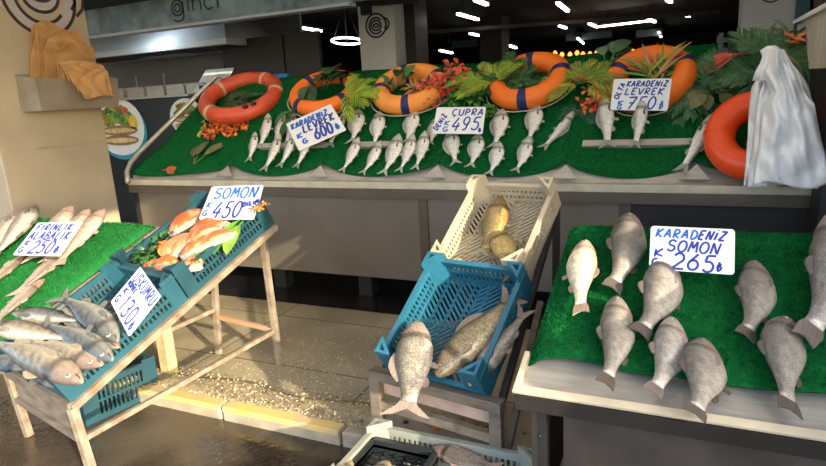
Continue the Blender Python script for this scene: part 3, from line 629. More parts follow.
def leg(root, p, q, w, m, name='leg', h=None): b = MB(); b.bar(p, q, w, h or w, (1, 0, 0) if abs(np.array(q, float)-np.array(p, float))[2] > .3 else (0, 0, 1)); b.build(name, m, root, bevel=.002)
def drop(p, z): return np.array([p[0], p[1], z])
ls = thing('crate_stand', (-2.6, 2.2, 0), 'sloping metal stand of chipped paint carrying the two left crates', 'stand')
fr, fl_, br_, bl = FL.w(-.02, -.03, -.02), FL.w(-.02, .70, -.02), FL.w(1.285, -.0, -.02), FL.w(1.285, .55, -.02)
br_ = br_.copy(); r2 = FL.w(1.30, .02, -.03); l2 = FL.w(1.30, .53, -.03)
footR, footL = np.array([-2.256, 2.769, 0]), np.array([-2.745, 2.77, 0])
leg(ls, r2, footR, .034, M['old_paint']); leg(ls, l2, footL, .034, M['old_paint'])
f1, f2 = drop(fr, -.075)+np.array([.06, 0, 0]), drop(fl_, -.075)+np.array([.06, 0, 0])
leg(ls, fr, f1, .036, M['old_paint']); leg(ls, fl_, f2, .036, M['old_paint'])
leg(ls, fr, FL.w(1.37, -.03, -.02), .035, M['old_paint'], 'side_rail'); leg(ls, fl_, FL.w(1.37, .60, -.02), .035, M['old_paint'], 'side_rail')
leg(ls, fr, fl_, .035, M['wet_wood'], 'front_rail', .05); leg(ls, FL.w(1.37, -.03, -.03), FL.w(1.37, .60, -.03), .035, M['old_paint'], 'back_rail')
b = MB(); b.bar(fr-np.array([0, -.02, .075]), fl_-np.array([0, -.02, .075]), .025, .12); b.build('front_board', M['wet_wood'], ls)
jr = footR+(r2-footR)*.27; jl = footL+(l2-footL)*.36
gr = fr+(f1-fr)*.42; gl = fl_+(f2-fl_)*.42
leg(ls, jr, gr, .026, M['old_paint'], 'low_rail'); leg(ls, jl, gl, .026, M['old_paint'], 'low_rail'); leg(ls, jr, footL+(l2-footL)*.30, .026, M['rust'], 'cross_rail'); leg(ls, gr, gl, .03, M['wet_wood'], 'cross_rail')
ms = thing('crate_stand', (-.85, 2.6, 0), 'weathered low stand of boards under the bright blue crate in the middle', 'stand')
c1, c2 = FM.w(-.045, -.30, .0), FM.w(-.045, .31, .0); c3, c4 = FM.w(1.12, -.20, 0), FM.w(1.12, .2, 0)
for p in (c1, c2): leg(ms, p+np.array([0, 0, .02]), drop(p, -.075), .05, M['wet_wood'])
for p in (c3, c4): leg(ms, p-FM.n*.02, drop(p, 0), .035, M['dark'])
leg(ms, c1-FM.e*.02+np.array([0, 0, .02]), c2+FM.e*.03+np.array([0, 0, .02]), .055, M['wet_wood'], 'top_rail', .045)
leg(ms, c1-np.array([0, 0, .13]), c2-np.array([0, 0, .13]), .035, M['old_paint'], 'middle_rail', .04)
leg(ms, c1+np.array([0, .05, -.06]), c2+np.array([0, .05, -.06]), .03, M['pink_wood'], 'plank', .07)
leg(ms, c1-np.array([0, 0, .27]), c2-np.array([0, 0, .27]), .035, M['pink_wood'], 'bottom_rail', .07)
leg(ms, c2-FM.n*.03, c4-FM.n*.03, .03, M['dark'], 'side_rail'); leg(ms, c1-FM.n*.03, c3-FM.n*.03, .03, M['dark'], 'side_rail')
leg(ms, c2-np.array([0, -.02, .36]), FM.w(.62, .24, -.18), .03, M['old_paint'], 'brace')

# turf covered tray left of the stand
cc = [FL.inv(u, v, .15) for u, v in ((158, 226), (98, 287), (28, 219), (-60, 350))]
pA, pB = FL.w(cc[0][0], .625, .15), FL.w(-.05, .625, .15); pD = FL.w(cc[2][0]+.02, 2.12, .15); pC = FL.w(-.15, 2.12, .15)
def tray_fn(u, v):
    p = (pB*(1-u)+pC*u)*(1-v)+(pA*(1-u)+pD*u)*v
    e = max(0, 1-u/.06); f = max(0, (v-.95)/.05)
    return p+FL.n*(.028-.02*e*e-.03*f*f+.004*math.sin(u*21+v*9))
tb = thing('fish_tray', (pA+pC)/2, 'low wooden tray on legs under the green turf at the far left', 'tray')
b = MB(); q = [pB, pC, pD, pA]; b.prism([p-FL.n*.08 for p in q], FL.n, .075); b.build('tray', M['wet_wood'], tb)
q = atz(170, 373, 0); leg(tb, np.array([q[0], q[1], .62]), q, .07, M['yellow_paint']); 
for p in (pD, pC): leg(tb, p-FL.n*.07+np.array([.1, 0, 0]), drop(p, -.075 if p[1] < KY else 0)+np.array([.1, 0, 0]), .05, M['wet_wood'])
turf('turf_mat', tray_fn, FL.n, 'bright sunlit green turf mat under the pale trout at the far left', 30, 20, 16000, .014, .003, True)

# right stall: steel tray on a dark base
rs = thing('fish_stall', (.2, 2.1, 0), 'dark stall with a sloping steel tray and green turf in the right foreground', 'stall')
RW = 1.45
b = MB(); q = [FR.w(-.02, -.02, -.03), FR.w(1.0, -.02, -.03), FR.w(1.0, RW, -.03), FR.w(-.02, RW, -.03)]; b.prism(q, FR.n, .012); b.build('tray', M['steel'], rs)
b = MB(); b.bar(FR.w(.0, -.03, -.01), FR.w(.0, RW, -.01), .018, .035, FR.n); b.bar(FR.w(-.012, -.035, .012), FR.w(-.012, RW, .012), .03, .012, FR.n); b.build('front_lip', M['lip'], rs, bevel=.002)
b = MB(); b.bar(FR.w(-.0, -.03, -.01), FR.w(.17, -.03, -.01), .018, .035, FR.n); b.build('side_lip', M['lip'], rs, bevel=.002)
b = MB(); b.bar(FR.w(-.02, -.03, -.03), FR.w(-.02, RW, -.03), .02, .065, FR.n); b.build('front_rail', M['dark'], rs)
f0 = FR.w(0, 0, -.05)
b = MB(); b.box((f0[0]+RW/2+.06, f0[1]+.06, .24), (RW-.1, .02, .66)); b.build('apron', M['apron'], rs)
for x in (f0[0]+.035, f0[0]+RW-.05):
    b = MB(); b.box((x, f0[1]+.05, .24), (.045, .045, .70)); lg = b.build('leg', M['dark'], rs, bevel=.003)
    b = MB()
    for k in range(4): b.tube([(x, f0[1]+.0265, .46-.12*k), (x, f0[1]+.024, .46-.12*k)], .007, 10)
    b.build('bolt_hole', M['black'], lg)
    b = MB(); b.box((x, 2.62, .42), (.045, .045, .84)); b.build('leg', M['dark'], rs)
b = MB(); b.box((f0[0]+.02, 2.2, .35), (.02, .84, .5)); b.build('side_panel', M['dark'], rs)
def rturf(u, v):
    bb = -.02+(RW-.02)*u; lo = .145-.02*u+.012*math.sin(u*11+1)-.03*max(0, 1-u/.10); a = lo+(.955-lo)*v
    ed = max(0, 1-u/.05)
    return FR.w(a, bb, .012-.03*ed*ed+.006*math.sin(bb*16)*math.sin(a*6+1)+.02*max(0, (v-.93)/.07))
turf('turf_mat', rturf, FR.n, 'deep green turf mat on the right stall under the large trout', 34, 24, 20000, .013, .003)
# ------------------------------------------------------------------ fish
PROF = {  # t, back, belly, half thickness (in body lengths)
 'bream': [(0, .010, .010, .008), (.03, .042, .028, .025), (.10, .105, .065, .05), (.22, .155, .115, .072), (.36, .165, .135, .075), (.5, .138, .120, .064), (.64, .085, .080, .042), (.76, .042, .042, .022), (.86, .032, .032, .010)],
 'bass': [(0, .010, .010, .008), (.04, .036, .030, .026), (.13, .066, .060, .048), (.27, .092, .086, .064), (.45, .092, .088, .062), (.62, .066, .062, .044), (.76, .040, .040, .024), (.86, .036, .036, .010)],
 'trout': [(0, .016, .016, .014), (.03, .045, .042, .040), (.10, .082, .080, .070), (.22, .122, .126, .092), (.38, .140, .152, .098), (.54, .112, .120, .076), (.68, .070, .072, .046), (.80, .046, .046, .022), (.88, .048, .048, .010)],
 'carp': [(0, .022, .022, .020), (.04, .058, .050, .048), (.14, .100, .085, .080), (.30, .138, .112, .100), (.48, .130, .108, .092), (.64, .090, .080, .060), (.78, .052, .050, .030), (.86, .050, .050, .012)],
 'lake_trout': [(0, .012, .012, .010), (.04, .036, .034, .030), (.14, .070, .070, .055), (.30, .094, .100, .070), (.48, .094, .098, .068), (.66, .066, .066, .046), (.80, .040, .040, .022), (.88, .042, .042, .010)],
 'mackerel': [(0, .008, .008, .008), (.05, .036, .034, .032), (.15, .068, .066, .054), (.32, .088, .086, .068), (.5, .080, .078, .060), (.68, .046, .046, .034), (.80, .022, .022, .014), (.87, .020, .020, .007)],
}
PAL = {  # back, flank, belly, head, fin
 'bream': ((.36, .37, .36), (.74, .72, .66), (.88, .85, .78), (.40, .38, .34), (.40, .39, .35)),
 'bass': ((.30, .32, .32), (.70, .69, .65), (.88, .85, .79), (.45, .42, .38), (.30, .30, .28)),
 'trout': ((.14, .13, .12), (.35, .325, .295), (.48, .445, .41), (.25, .215, .19), (.095, .08, .07)),
 'trout_pale': ((.30, .25, .18), (.66, .56, .42), (.85, .76, .60), (.58, .44, .36), (.34, .25, .18)),
 'trout_bright': ((.22, .21, .20), (.50, .47, .44), (.68, .63, .58), (.40, .34, .30), (.16, .13, .12)),
 'carp': ((.13, .105, .05), (.34, .28, .16), (.58, .48, .30), (.33, .22, .12), (.20, .15, .10)),
 'carp_grey': ((.15, .14, .11), (.34, .31, .26), (.52, .47, .40), (.46, .28, .22), (.26, .20, .17)),
 'carp_gold': ((.10, .078, .03), (.27, .20, .09), (.42, .29, .09), (.22, .12, .04), (.14, .12, .09)),
 'lake_trout': ((.18, .145, .115), (.38, .305, .25), (.52, .44, .37), (.42, .20, .17), (.50, .33, .26)),
 'lake_dark': ((.07, .065, .06), (.24, .21, .19), (.50, .44, .39), (.13, .11, .10), (.12, .10, .09)),
 'mackerel': ((.016, .026, .033), (.13, .145, .15), (.40, .38, .34), (.13, .14, .14), (.14, .14, .13)),
 'mackerel_pale': ((.10, .088, .07), (.31, .27, .20), (.46, .41, .33), (.24, .15, .12), (.30, .25, .18)),
}
def scale_skin(name, sc, fac):
    m = M['skin'].copy(); m.name = name; nt = m.node_tree; N = nt.nodes; L = nt.links; b = N['Principled BSDF']
    src = b.inputs['Base Color'].links[0].from_socket
    tc = N.new('ShaderNodeTexCoord'); vo = N.new('ShaderNodeTexVoronoi'); vo.feature = 'DISTANCE_TO_EDGE'; vo.inputs['Scale'].default_value = sc; L.new(tc.outputs['Object'], vo.inputs['Vector'])
    rp = N.new('ShaderNodeValToRGB'); rp.color_ramp.elements[0].color = (.35, .33, .3, 1); rp.color_ramp.elements[1].position = .16; rp.color_ramp.elements[1].color = (1.08, 1.08, 1.05, 1); L.new(vo.outputs['Distance'], rp.inputs[0])
    mx = N.new('ShaderNodeMix'); mx.data_type = 'RGBA'; mx.blend_type = 'MULTIPLY'; mx.inputs[0].default_value = fac; L.new(src, mx.inputs[6]); L.new(rp.outputs[0], mx.inputs[7]); L.new(mx.outputs[2], b.inputs['Base Color'])
    return m
M['scaled'] = scale_skin('scaled_skin', 42, .8); M['fine_scaled'] = scale_skin('fine_scaled_skin', 60, .55)
CACHE = {}
def smooth_prof(pr, n=26):
    pr = np.array(pr); t = np.linspace(0, pr[-1, 0], n)**1.0; t = pr[-1, 0]*(np.linspace(0, 1, n)**1.25)
    out = np.stack([t]+[np.interp(t, pr[:, 0], pr[:, k]) for k in (1, 2, 3)], 1)
    for _ in range(2): out[1:-1, 1:] = .25*out[:-2, 1:]+.5*out[1:-1, 1:]+.25*out[2:, 1:]
    return out
def fish_meshes(kind, pal, bend, flip, droop=0.0, belly=0.0, tailw=1.0):
    key = (kind, pal, bend, flip, droop, belly, tailw)
    if key in CACHE: return CACHE[key]
    pr = smooth_prof(PROF[kind]); back, flank, bel, head, fin = [np.array(q) for q in PAL[pal]]
    zc = pr[:, 3].max()*.95; fy = -1 if flip else 1
    def bendp(p):
        x, y, z = p; xb = x; off = bend*(x*x*1.6-.12) ; sl = bend*3.2*x
        z2 = z-droop*max(0, -x-.05)**2*4
        return (x-y*sl*.5, (y+off)*fy, z2)
    b = MB(); n = 18; rings = []; cols = []
    rr = random.Random(str(key))
    for i, (t, u, d, th) in enumerate(pr):
        gill = .93 if .215 < t < .25 else 1.0
        ring_ = []
        for k in range(n):
            a = 2*math.pi*k/n; cy, sz = math.cos(a), math.sin(a)
            y = (u if cy > 0 else d)*cy*gill; z = th*gill*sz*(1 if sz > 0 else .9)+zc
            ring_.append(bendp((.5-t, y, z)))
            s = cy*(1-.0)
            w_ = s - belly*2.0   # belly>0: the fish shows its pale underside
            if w_ > .25: c = back*min(1, (w_-.25)/.5)+flank*(1-min(1, (w_-.25)/.5))
            elif w_ < -.15: c = bel*min(1, (-.15-w_)/.4)+flank*(1-min(1, (-.15-w_)/.4))
            else: c = flank
            if t < .20: c = c*.45+head*.55
            if .20 <= t < .245: c = c*.34+(np.array((.12, .02, .015)) if kind in ('trout', 'lake_trout') and w_ < .2 else 0)
            if kind == 'mackerel' and w_ > .1 and t > .24:
                if math.sin(t*95+w_*3) > .25: c = c*.45
            if pal == 'bream' and .25 < t < .30 and w_ > .1: c = c*.6
            f = rr.uniform(.80, 1.10) if kind in ('trout', 'carp', 'lake_trout') else rr.uniform(.92, 1.06)
            cols.append(tuple(np.clip(c*f, 0, 1)))
        rings.append(ring_)
    b.loft(rings); b.col = cols
    out = {'body': (b.mesh('fish_body', M['scaled' if kind == 'carp' else 'fine_scaled' if kind == 'trout' else 'skin']))}
    zt = zc
    def flat(name, pts, th, c, root_dark=None, zf=None):
        bb = MB(); bb.c = tuple(c); up = [bendp((p[0], p[1], (zf(p) if zf else zt)+th)) for p in pts]; lo = [bendp((p[0], p[1], (zf(p) if zf else zt)-th)) for p in pts]; m = len(pts)
        bb.add(up+lo, [tuple(range(m)), tuple(range(2*m-1, m-1, -1))]+[(i, (i+1) % m, m+(i+1) % m, m+i) for i in range(m)])
        out[name] = bb.mesh('fish_'+name, M['fin'])
    t0 = pr[-1, 0]; h0 = pr[-1, 1]*.95; x0 = .5-t0+.012; sp = {'bream': .115, 'bass': .09, 'trout': .070, 'carp': .125, 'lake_trout': .085, 'mackerel': .085}[kind]*tailw; fk = {'trout': .03, 'lake_trout': .03}.get(kind, .075)
    flat('tail_fin', [(x0, h0), (x0-.05, h0+.018), (-.5, sp), (-.495+.012, sp*.55), (-.5+fk, 0), (-.495+.012, -sp*.55), (-.5, -sp), (x0-.05, -h0-.018), (x0, -h0)], .004, fin)
    def top(t): return np.interp(t, pr[:, 0], pr[:, 1])
    def bot(t): return np.interp(t, pr[:, 0], pr[:, 2])
    d0, d1, dh = {'bream': (.26, .68, .035), 'bass': (.30, .62, .03), 'trout': (.42, .56, .045), 'carp': (.36, .66, .05), 'lake_trout': (.40, .52, .04), 'mackerel': (.3, .42, .035)}[kind]
    ts = np.linspace(d0, d1, 7)
    flat('dorsal_fin', [(.5-t, top(t)*.9) for t in ts]+[(.5-t-.015, top(t)*.96+dh*math.sin(math.pi*(.12+.8*(1-(t-d0)/(d1-d0))))) for t in ts[::-1]], .004, fin)
    ta = np.linspace(.60, .70, 4)
    flat('anal_fin', [(.5-t, -bot(t)*.9) for t in ta]+[(.5-t-.02, -bot(t)*.95-.035*math.sin(math.pi*(.2+.7*(1-(t-.6)/.1)))) for t in ta[::-1]], .004, fin)
    tb = np.linspace(.44, .50, 3)
    flat('pelvic_fin', [(.5-t, -bot(t)*.86) for t in tb]+[(.5-.52, -bot(.5)-.045), (.5-.48, -bot(.48)-.05)], .004, fin)
    # pectoral fin lies on the upper flank just behind the gill
    bb = MB(); bb.c = tuple(fin*.35 if kind in ('bream', 'bass') else fin*.5+flank*.4); px = .5-.25; pz = np.interp(.30, pr[:, 0], pr[:, 3])*.93+zc; pts = [(px, -.022), (px-.05, -.008), (px-.11, -.012), (px-.125, -.028), (px-.09, -.042), (px-.03, -.036)]
    m = len(pts); up = [bendp((p[0], p[1]-.02, pz+.008)) for p in pts]; lo = [bendp((p[0], p[1]-.02, pz-.012)) for p in pts]
    bb.add(up+lo, [tuple(range(m)), tuple(range(2*m-1, m-1, -1))]+[(i, (i+1) % m, m+(i+1) % m, m+i) for i in range(m)]); out['pectoral_fin'] = bb.mesh('fish_pectoral_fin', M['fin'])
    et = .085; er = {'bream': .022, 'bass': .016, 'carp': .014}.get(kind, .015); ey = top(et)*.30; ez = np.interp(et, pr[:, 0], pr[:, 3])*.88+zc
    bb = MB()
    for (r_, zz, c) in ((er, 0, (.55, .50, .38)), (er*.6, er*.28, (.012, .012, .014))):
        bb.c = c; cen = np.array([.5-et, ey, ez+zz]); rg = []
        for j in range(5):
            ph = math.pi/2*j/4*.98; rg.append([bendp(cen+np.array([r_*math.cos(ph)*math.cos(q*2*math.pi/12), r_*math.cos(ph)*math.sin(q*2*math.pi/12), r_*.55*math.sin(ph)])) for q in range(12)])
        bb.loft(rg)
    out['eye'] = bb.mesh('fish_eye', M['eye'])
    bb = MB(); bb.c = tuple(head*.25); yy = -bot(.05)*.25
    bb.tube([bendp((.5-.004, 0, zc+.004)), bendp((.5-.03, yy, zc+np.interp(.03, pr[:, 0], pr[:, 3])*.9)), bendp((.5-.06, yy*1.6, zc+np.interp(.06, pr[:, 0], pr[:, 3])*.88))], .004, 6); out['mouth'] = bb.mesh('fish_mouth', M['fin'])
    CACHE[key] = out; return out
def fish(F, hd, tl, label, kind, pal=None, bend=0.0, flip=False, c=0.0, ct=None, cat='fish', group=None, wide=1.0, droop=0.0, belly=0.0, roll=0.0, tailw=1.0, thick=1.0):
    """head and tail tips are points of the slope F (seen in the photo), c / ct the height of head and tail above it"""
    pal = pal or kind; ct = c if ct is None else ct; zr = .025
    a = F.inv(*hd, c+zr); q = F.inv(*tl, ct+zr); H = F.w(a[0], a[1], c); T = F.w(q[0], q[1], ct)
    x = H-T; L = np.linalg.norm(x); x /= L; z = F.n-x*(F.n@x); z /= np.linalg.norm(z); y = np.cross(z, x); mid = (H+T)/2
    if roll:
        r_ = math.radians(roll); y, z = y*math.cos(r_)+z*math.sin(r_), z*math.cos(r_)-y*math.sin(r_)
    W = wide; Mx = Matrix(((x[0]*L, y[0]*L*W, z[0]*L*thick, mid[0]), (x[1]*L, y[1]*L*W, z[1]*L*thick, mid[1]), (x[2]*L, y[2]*L*W, z[2]*L*thick, mid[2]), (0, 0, 0, 1)))
    root = thing({'bream': 'sea_bream', 'bass': 'sea_bass', 'trout': 'trout', 'carp': 'carp', 'lake_trout': 'trout', 'mackerel': 'mackerel'}[kind], None, label, cat, group, M=Mx)
    for nm, me in fish_meshes(kind, pal, bend, flip, droop, belly, tailw).items(): link_mesh(nm, me, root)
    return root
c0 = .012
g1 = 'slim sea bass around the 600 sign'
for hd, tl, cc_, ct_, fl, bd, lb in [
  ((256, 131), (249, 161), .03, c0, 0, .10, 'leftmost slim sea bass of the group around the 600 sign'),
  ((270, 113), (260, 149), .03, c0, 0, .12, 'slim sea bass, first from the left in the upper row behind the 600 sign'),
  ((284.5, 112), (274, 146), .03, c0, 0, .12, 'slim sea bass, second from the left in the upper row by the 600 sign'),
  ((294.7, 111.5), (286, 146), .03, c0, 0, .1, 'slim sea bass, third from the left in the upper row by the 600 sign'),
  ((307, 113.5), (299, 148), .02, c0, 0, .1, 'slim sea bass mostly hidden behind the 600 sign'),
  ((281.5, 132.5), (264.5, 171), .065, c0, 0, .14, 'slim sea bass in the lower row, farthest left of three'),
  ((295.5, 132.5), (280, 167), .065, c0, 0, .14, 'slim sea bass in the lower row, middle one of three'),
  ((310.5, 132.5), (296.5, 167.5), .095, c0, 0, .14, 'slim sea bass in the lower row, overlapping the lower left corner of the 600 sign'),
  ((346.5, 110.5), (327.5, 147.5), .02, c0, 0, -.12, 'single slim sea bass to the right of the 600 sign')]:
    fish(FC, hd, tl, lb, 'bass', bend=bd, flip=bool(fl), c=cc_, ct=ct_, group=g1, wide=1.22)
g2 = 'sea bream on the turf left of the 495 sign'
for hd, tl, cc_, ct_, w_, bd, lb in [
  ((360, 108.5), (352.5, 143), .03, c0, .98, .10, 'sea bream in the upper row, leftmost, left of the 495 sign'),
  ((381, 111), (374, 147), .03, c0, .85, .08, 'sea bream in the upper row, second from left, left of the 495 sign'),
  ((415.5, 109), (406.5, 144), .03, c0, .95, .08, 'sea bream in the upper row, third from left, near the 495 sign'),
  ((437, 117), (430, 144), .02, c0, .9, .06, 'sea bream half hidden behind the left edge of the 495 sign'),
  ((360.5, 136.5), (342.5, 172), .07, c0, .78, .16, 'sea bream in the lower row, first from left'),
  ((382.5, 140), (363, 174), .07, c0, .78, .16, 'sea bream in the lower row, second from left'),
  ((401.5, 133.5), (384, 175), .06, c0, .84, .15, 'large sea bream in the lower row, third from left'),
  ((415.5, 133), (400, 172), .07, c0, .74, .15, 'sea bream in the lower row, fourth from left'),
  ((427, 130), (416, 169.5), .07, c0, .74, .12, 'sea bream in the lower row, fifth from left, closest to the 495 sign')]:
    fish(FC, hd, tl, lb, 'bream', bend=bd, c=cc_, ct=ct_, group=g2, wide=w_*1.3)
g3 = 'sea bream under and right of the 495 sign'
for hd, tl, cc_, ct_, w_, bd, lb in [
  ((451.5, 129.5), (455, 164.5), .04, c0, .95, -.06, 'sea bream just below the 495 sign, on the left'),
  ((480, 133), (471, 167), .03, c0, .98, .10, 'sea bream below the right corner of the 495 sign'),
  ((504, 108.5), (494.5, 148), .03, c0, .92, .08, 'upper sea bream of the pair right of the 495 sign'),
  ((501.5, 140), (490, 174.5), .07, c0, .98, .14, 'lower sea bream of the pair right of the 495 sign'),
  ((538.5, 103), (529, 142), .03, c0, .88, .08, 'upper sea bream of the pair under the navy banded ring'),
  ((531, 136), (516.5, 171.5), .07, c0, .92, .14, 'lower sea bream of the pair under the navy banded ring')]:
    fish(FC, hd, tl, lb, 'bream', bend=bd, c=cc_, ct=ct_, group=g3, wide=w_*1.3)
fish(FC, (575, 111.5), (543, 149.5), 'slender silver fish lying alone at the right end of the 495 mat', 'bass', bend=-.12, flip=True, c=.02, ct=c0, wide=1.12)
fish(FC, (604.5, 96.5), (608, 148.5), 'sea bass below the left corner of the 750 sign, tail on the ledge', 'bass', c=.05, ct=.05, wide=1.22, bend=.03)
fish(FC, (643.5, 97.5), (635, 147.5), 'sea bass below the right half of the 750 sign, tail on the ledge', 'bass', c=.12, ct=.05, wide=1.18, bend=.05)
fish(FC, (714, 114.5), (681, 174), 'sea bass lying slantwise beside the red orange ring', 'bass', c=.04, ct=.045, wide=.95, bend=-.06, flip=True)
g4 = 'large trout on the right stall'
for hd, tl, lb, o in [
  ((587.5, 245), (583, 318), 'trout with its white belly up in the sunlit corner of the right stall', dict(pal='trout_pale', wide=.72, belly=.55, flip=True, bend=.05, roll=-15)),
  ((626, 219.5), (607, 295), 'grey trout at the top left of the right stall, left of the 265 sign', dict(wide=.80, bend=.10)),
  ((663, 261.5), (636, 339), 'grey trout just below the 265 sign', dict(wide=.92, bend=.12, c=.02)),
  ((613.5, 300.5), (600.5, 389), 'trout nearest the left corner of the front steel lip', dict(wide=.82, bend=.10, flip=False)),
  ((671, 320.5), (649.5, 396), 'bluish trout second from the left along the front lip', dict(wide=.98, bend=.12, pal='trout_bright', c=.012)),
  ((700, 341), (690, 418), 'broad grey trout third along the front lip, its tail over the edge', dict(wide=1.14, bend=.06, c=.012, ct=.035)),
  ((751, 265), (741, 341), 'dark trout right of the 265 sign', dict(wide=.90, bend=.12)),
  ((775, 317), (777, 411), 'large trout fourth along the front lip with pink fins', dict(wide=.98, bend=-.10, c=.012)),
  ((827, 226), (797, 353), 'biggest pale trout curving at the far right edge of the stall', dict(pal='trout_bright', wide=.66, bend=.20, flip=False, tailw=.8))]:
    d = dict(c=.012, roll=32); d.update(o); d['wide'] = d['wide']*1.27; fish(FR, hd, tl, lb, 'trout', group=g4, thick=1.05, **d)
# middle crates
fish(FM, (418, 326), (405, 421), 'grey carp hanging tail first over the front edge of the bright blue crate', 'carp', 'carp_grey', c=.10, ct=.165, wide=1.32, droop=.0, bend=.05, tailw=1.2, roll=18)
fish(FM, (437, 378), (516, 296), 'golden brown carp lying diagonally in the middle of the bright blue crate', 'carp', 'carp', c=.06, ct=.05, wide=1.15, bend=.05, flip=True, roll=-15)
fish(FM, (471, 388), (529, 310), 'pale grey carp along the right side of the bright blue crate', 'carp', 'carp_grey', c=.06, ct=.05, wide=.86, bend=.06, flip=True)
fish(FM, (504, 199), (483, 259), 'upper yellowish fish in the cream crate', 'carp', 'carp_gold', c=.05, ct=.05, wide=1.3, bend=.12, flip=False)
fish(FM, (494, 232), (518, 277), 'lower olive fish in the cream crate, tail to the right', 'carp', 'carp_gold', c=.06, ct=.07, wide=1.45, bend=-.08, flip=True)
# left tray
def lt(hd, tl, lb, pal='lake_trout', **k): d = dict(c=.19, ct=.19); d.update(k); d['wide'] = d.get('wide', 1)*1.3; fish(FL, hd, tl, lb, 'lake_trout', pal, group='fish on the bright green turf at the left', **d)
lt((17, 216), (-14, 268), 'dark grey fish at the far left edge of the bright turf', 'lake_dark', wide=1.15)
lt((40, 206), (-4, 262), 'dark fish behind the 250 sign with its snout up', 'lake_dark', wide=.85, bend=.15)
lt((73, 209), (34, 262), 'pink headed pale trout at the upper left of the 250 sign', wide=1.0)
lt((90, 211), (48, 262), 'pink headed pale trout behind the 250 sign, between two others', wide=1.0, c=.20)
lt((105, 211), (56, 268), 'pale trout at the right edge of the 250 sign', wide=1.15, c=.21)
lt((72, 247), (13, 297), 'pale trout lying below the 250 sign', wide=1.05, bend=-.05, flip=True)
lt((26, 254), (-22, 294), 'pale trout at the lower left corner of the 250 sign', wide=1.05, flip=True)
lt((43, 279), (-10, 326), 'pale trout at the front of the bright turf, head to the right', wide=1.1, flip=True, bend=.08)
# front left crate
def mc(hd, tl, lb, pal='mackerel_pale', **k): d = dict(c=.10, ct=.10); d.update(k); d['wide'] = d.get('wide', 1)*.82; fish(FL, hd, tl, lb, 'mackerel', pal, thick=.72, group='fish piled in the front left crate', **d)
mc((121, 341), (60, 294), 'dark striped mackerel along the right rim of the front left crate', 'mackerel', wide=1.35, c=.10, ct=.16, bend=.06, flip=True)
mc((12, 313), (88, 322), 'dark backed mackerel near the bright turf in the front left crate', 'mackerel', wide=1.2, c=.14, ct=.13, flip=True)
mc((116, 360), (42, 322), 'grey mackerel with its head at the right rim of the front left crate', 'mackerel', wide=1.1, c=.15, ct=.17, flip=True, bend=.06)
mc((120, 349), (58, 304), 'pale fish between the two dark mackerel of the front left crate', 'mackerel_pale', wide=1.2, c=.08, ct=.11)
mc((-10, 327), (80, 342), 'pale yellowish fish lying level across the back of the front left crate', wide=1.05, c=.16, ct=.17, flip=True)
mc((103, 366), (22, 340), 'pale fish with a reddish gill, second from the front of the left crate', wide=1.35, c=.15, ct=.18, flip=True)
mc((87, 383), (-12, 340), 'long pale fish nearest the front edge of the left crate', wide=1.1, c=.15, ct=.19, flip=True, bend=.05)
mc((34, 366), (-30, 358), 'grey fish at the front left corner of the left crate', 'mackerel', wide=1.4, c=.14, ct=.14, flip=True)
mc((62, 386), (20, 352), 'dark fish tucked under the long pale one in the left crate', 'mackerel', wide=1.5, c=.06, ct=.07, flip=True)
# ------------------------------------------------------------------ salmon pieces, greens and berries
def salmon(u, v, L, W, rot, label, c=.10, pale=False, th=.05, up=0.0):
    a, e = FL.inv(u, v, c); T = FL.mat(a, e, c) @ Matrix.Rotation(math.radians(rot), 4, 'Z') @ Matrix.Rotation(math.radians(up), 4, 'X')
    root = thing('salmon_piece', None, label, 'salmon', 'salmon pieces in the teal crate', M=T)
    n = 14; b = MB(); rings = []; cols = []
    for i in range(n+1):
        t = -1+2*i/n; wx_ = W/2*(1-abs(t)**3)**.6*(.8+.2*math.cos(t*2))+.002; r_ = []
        for k in range(14):
            a_ = k*2*math.pi/14; x = math.copysign(abs(math.cos(a_))**.6, math.cos(a_))*wx_; z = math.copysign(abs(math.sin(a_))**.7, math.sin(a_))*th/2*(1-abs(t)**4)**.5+th/2
            y = t*L/2; r_.append((x+.25*W*(t*t), y, z+.015*math.cos(t*1.5)))
            st = math.sin(x*170+t*4) > .86; base = (.66, .125, .035) if not pale else (.70, .24, .11)
            cols.append((.82, .36, .20) if (st or (pale and abs(math.cos(a_)) > .9)) else vary(base, .08))
        rings.append(r_)
    b.loft(rings); b.col = cols; link_mesh('flesh', b.mesh('salmon_flesh', M['flesh']), root)
    b = MB(); b.c = (.30, .30, .28); b.grid(lambda u_, v_: (W/2*(1-abs(2*v_-1)**3)**.6*(.8+.2*math.cos((2*v_-1)*2))+.25*W*(2*v_-1)**2+.003, (2*v_-1)*L/2, th*(.15+.7*u_)+.015*math.cos((2*v_-1)*1.5)), 2, 12)
    link_mesh('skin', b.mesh('salmon_skin', M['fin']), root)
for u, v, L, W, rot, lb, o in [
  (190, 224, .27, .15, -25, 'large reddish salmon fillet at the upper left of the pieces', {}),
  (212, 229, .26, .12, -50, 'salmon fillet lying just below the 450 sign', dict(c=.11)),
  (177, 250, .24, .10, 10, 'pale salmon belly strip at the left of the pile', dict(pale=True)),
  (190, 247, .24, .09, -8, 'salmon slice with white edges, second from the left in the pile', dict(pale=True, c=.11)),
  (203, 249, .24, .10, -30, 'orange salmon slice in the centre of the pile', dict(c=.12)),
  (217, 244, .26, .09, -38, 'bright salmon slice along the right rim of the teal crate', dict(c=.12)),
  (206, 238, .22, .09, -35, 'salmon slice behind the central one', dict(c=.13)),
  (196, 268, .13, .10, -60, 'small salmon tail piece with grey skin at the front of the pile', dict(pale=True, c=.09)),
  (170, 267, .18, .08, -75, 'pinkish salmon strip beside the red peppers', dict(c=.09))]: salmon(u, v, L, W*1.25, rot, lb, **o)
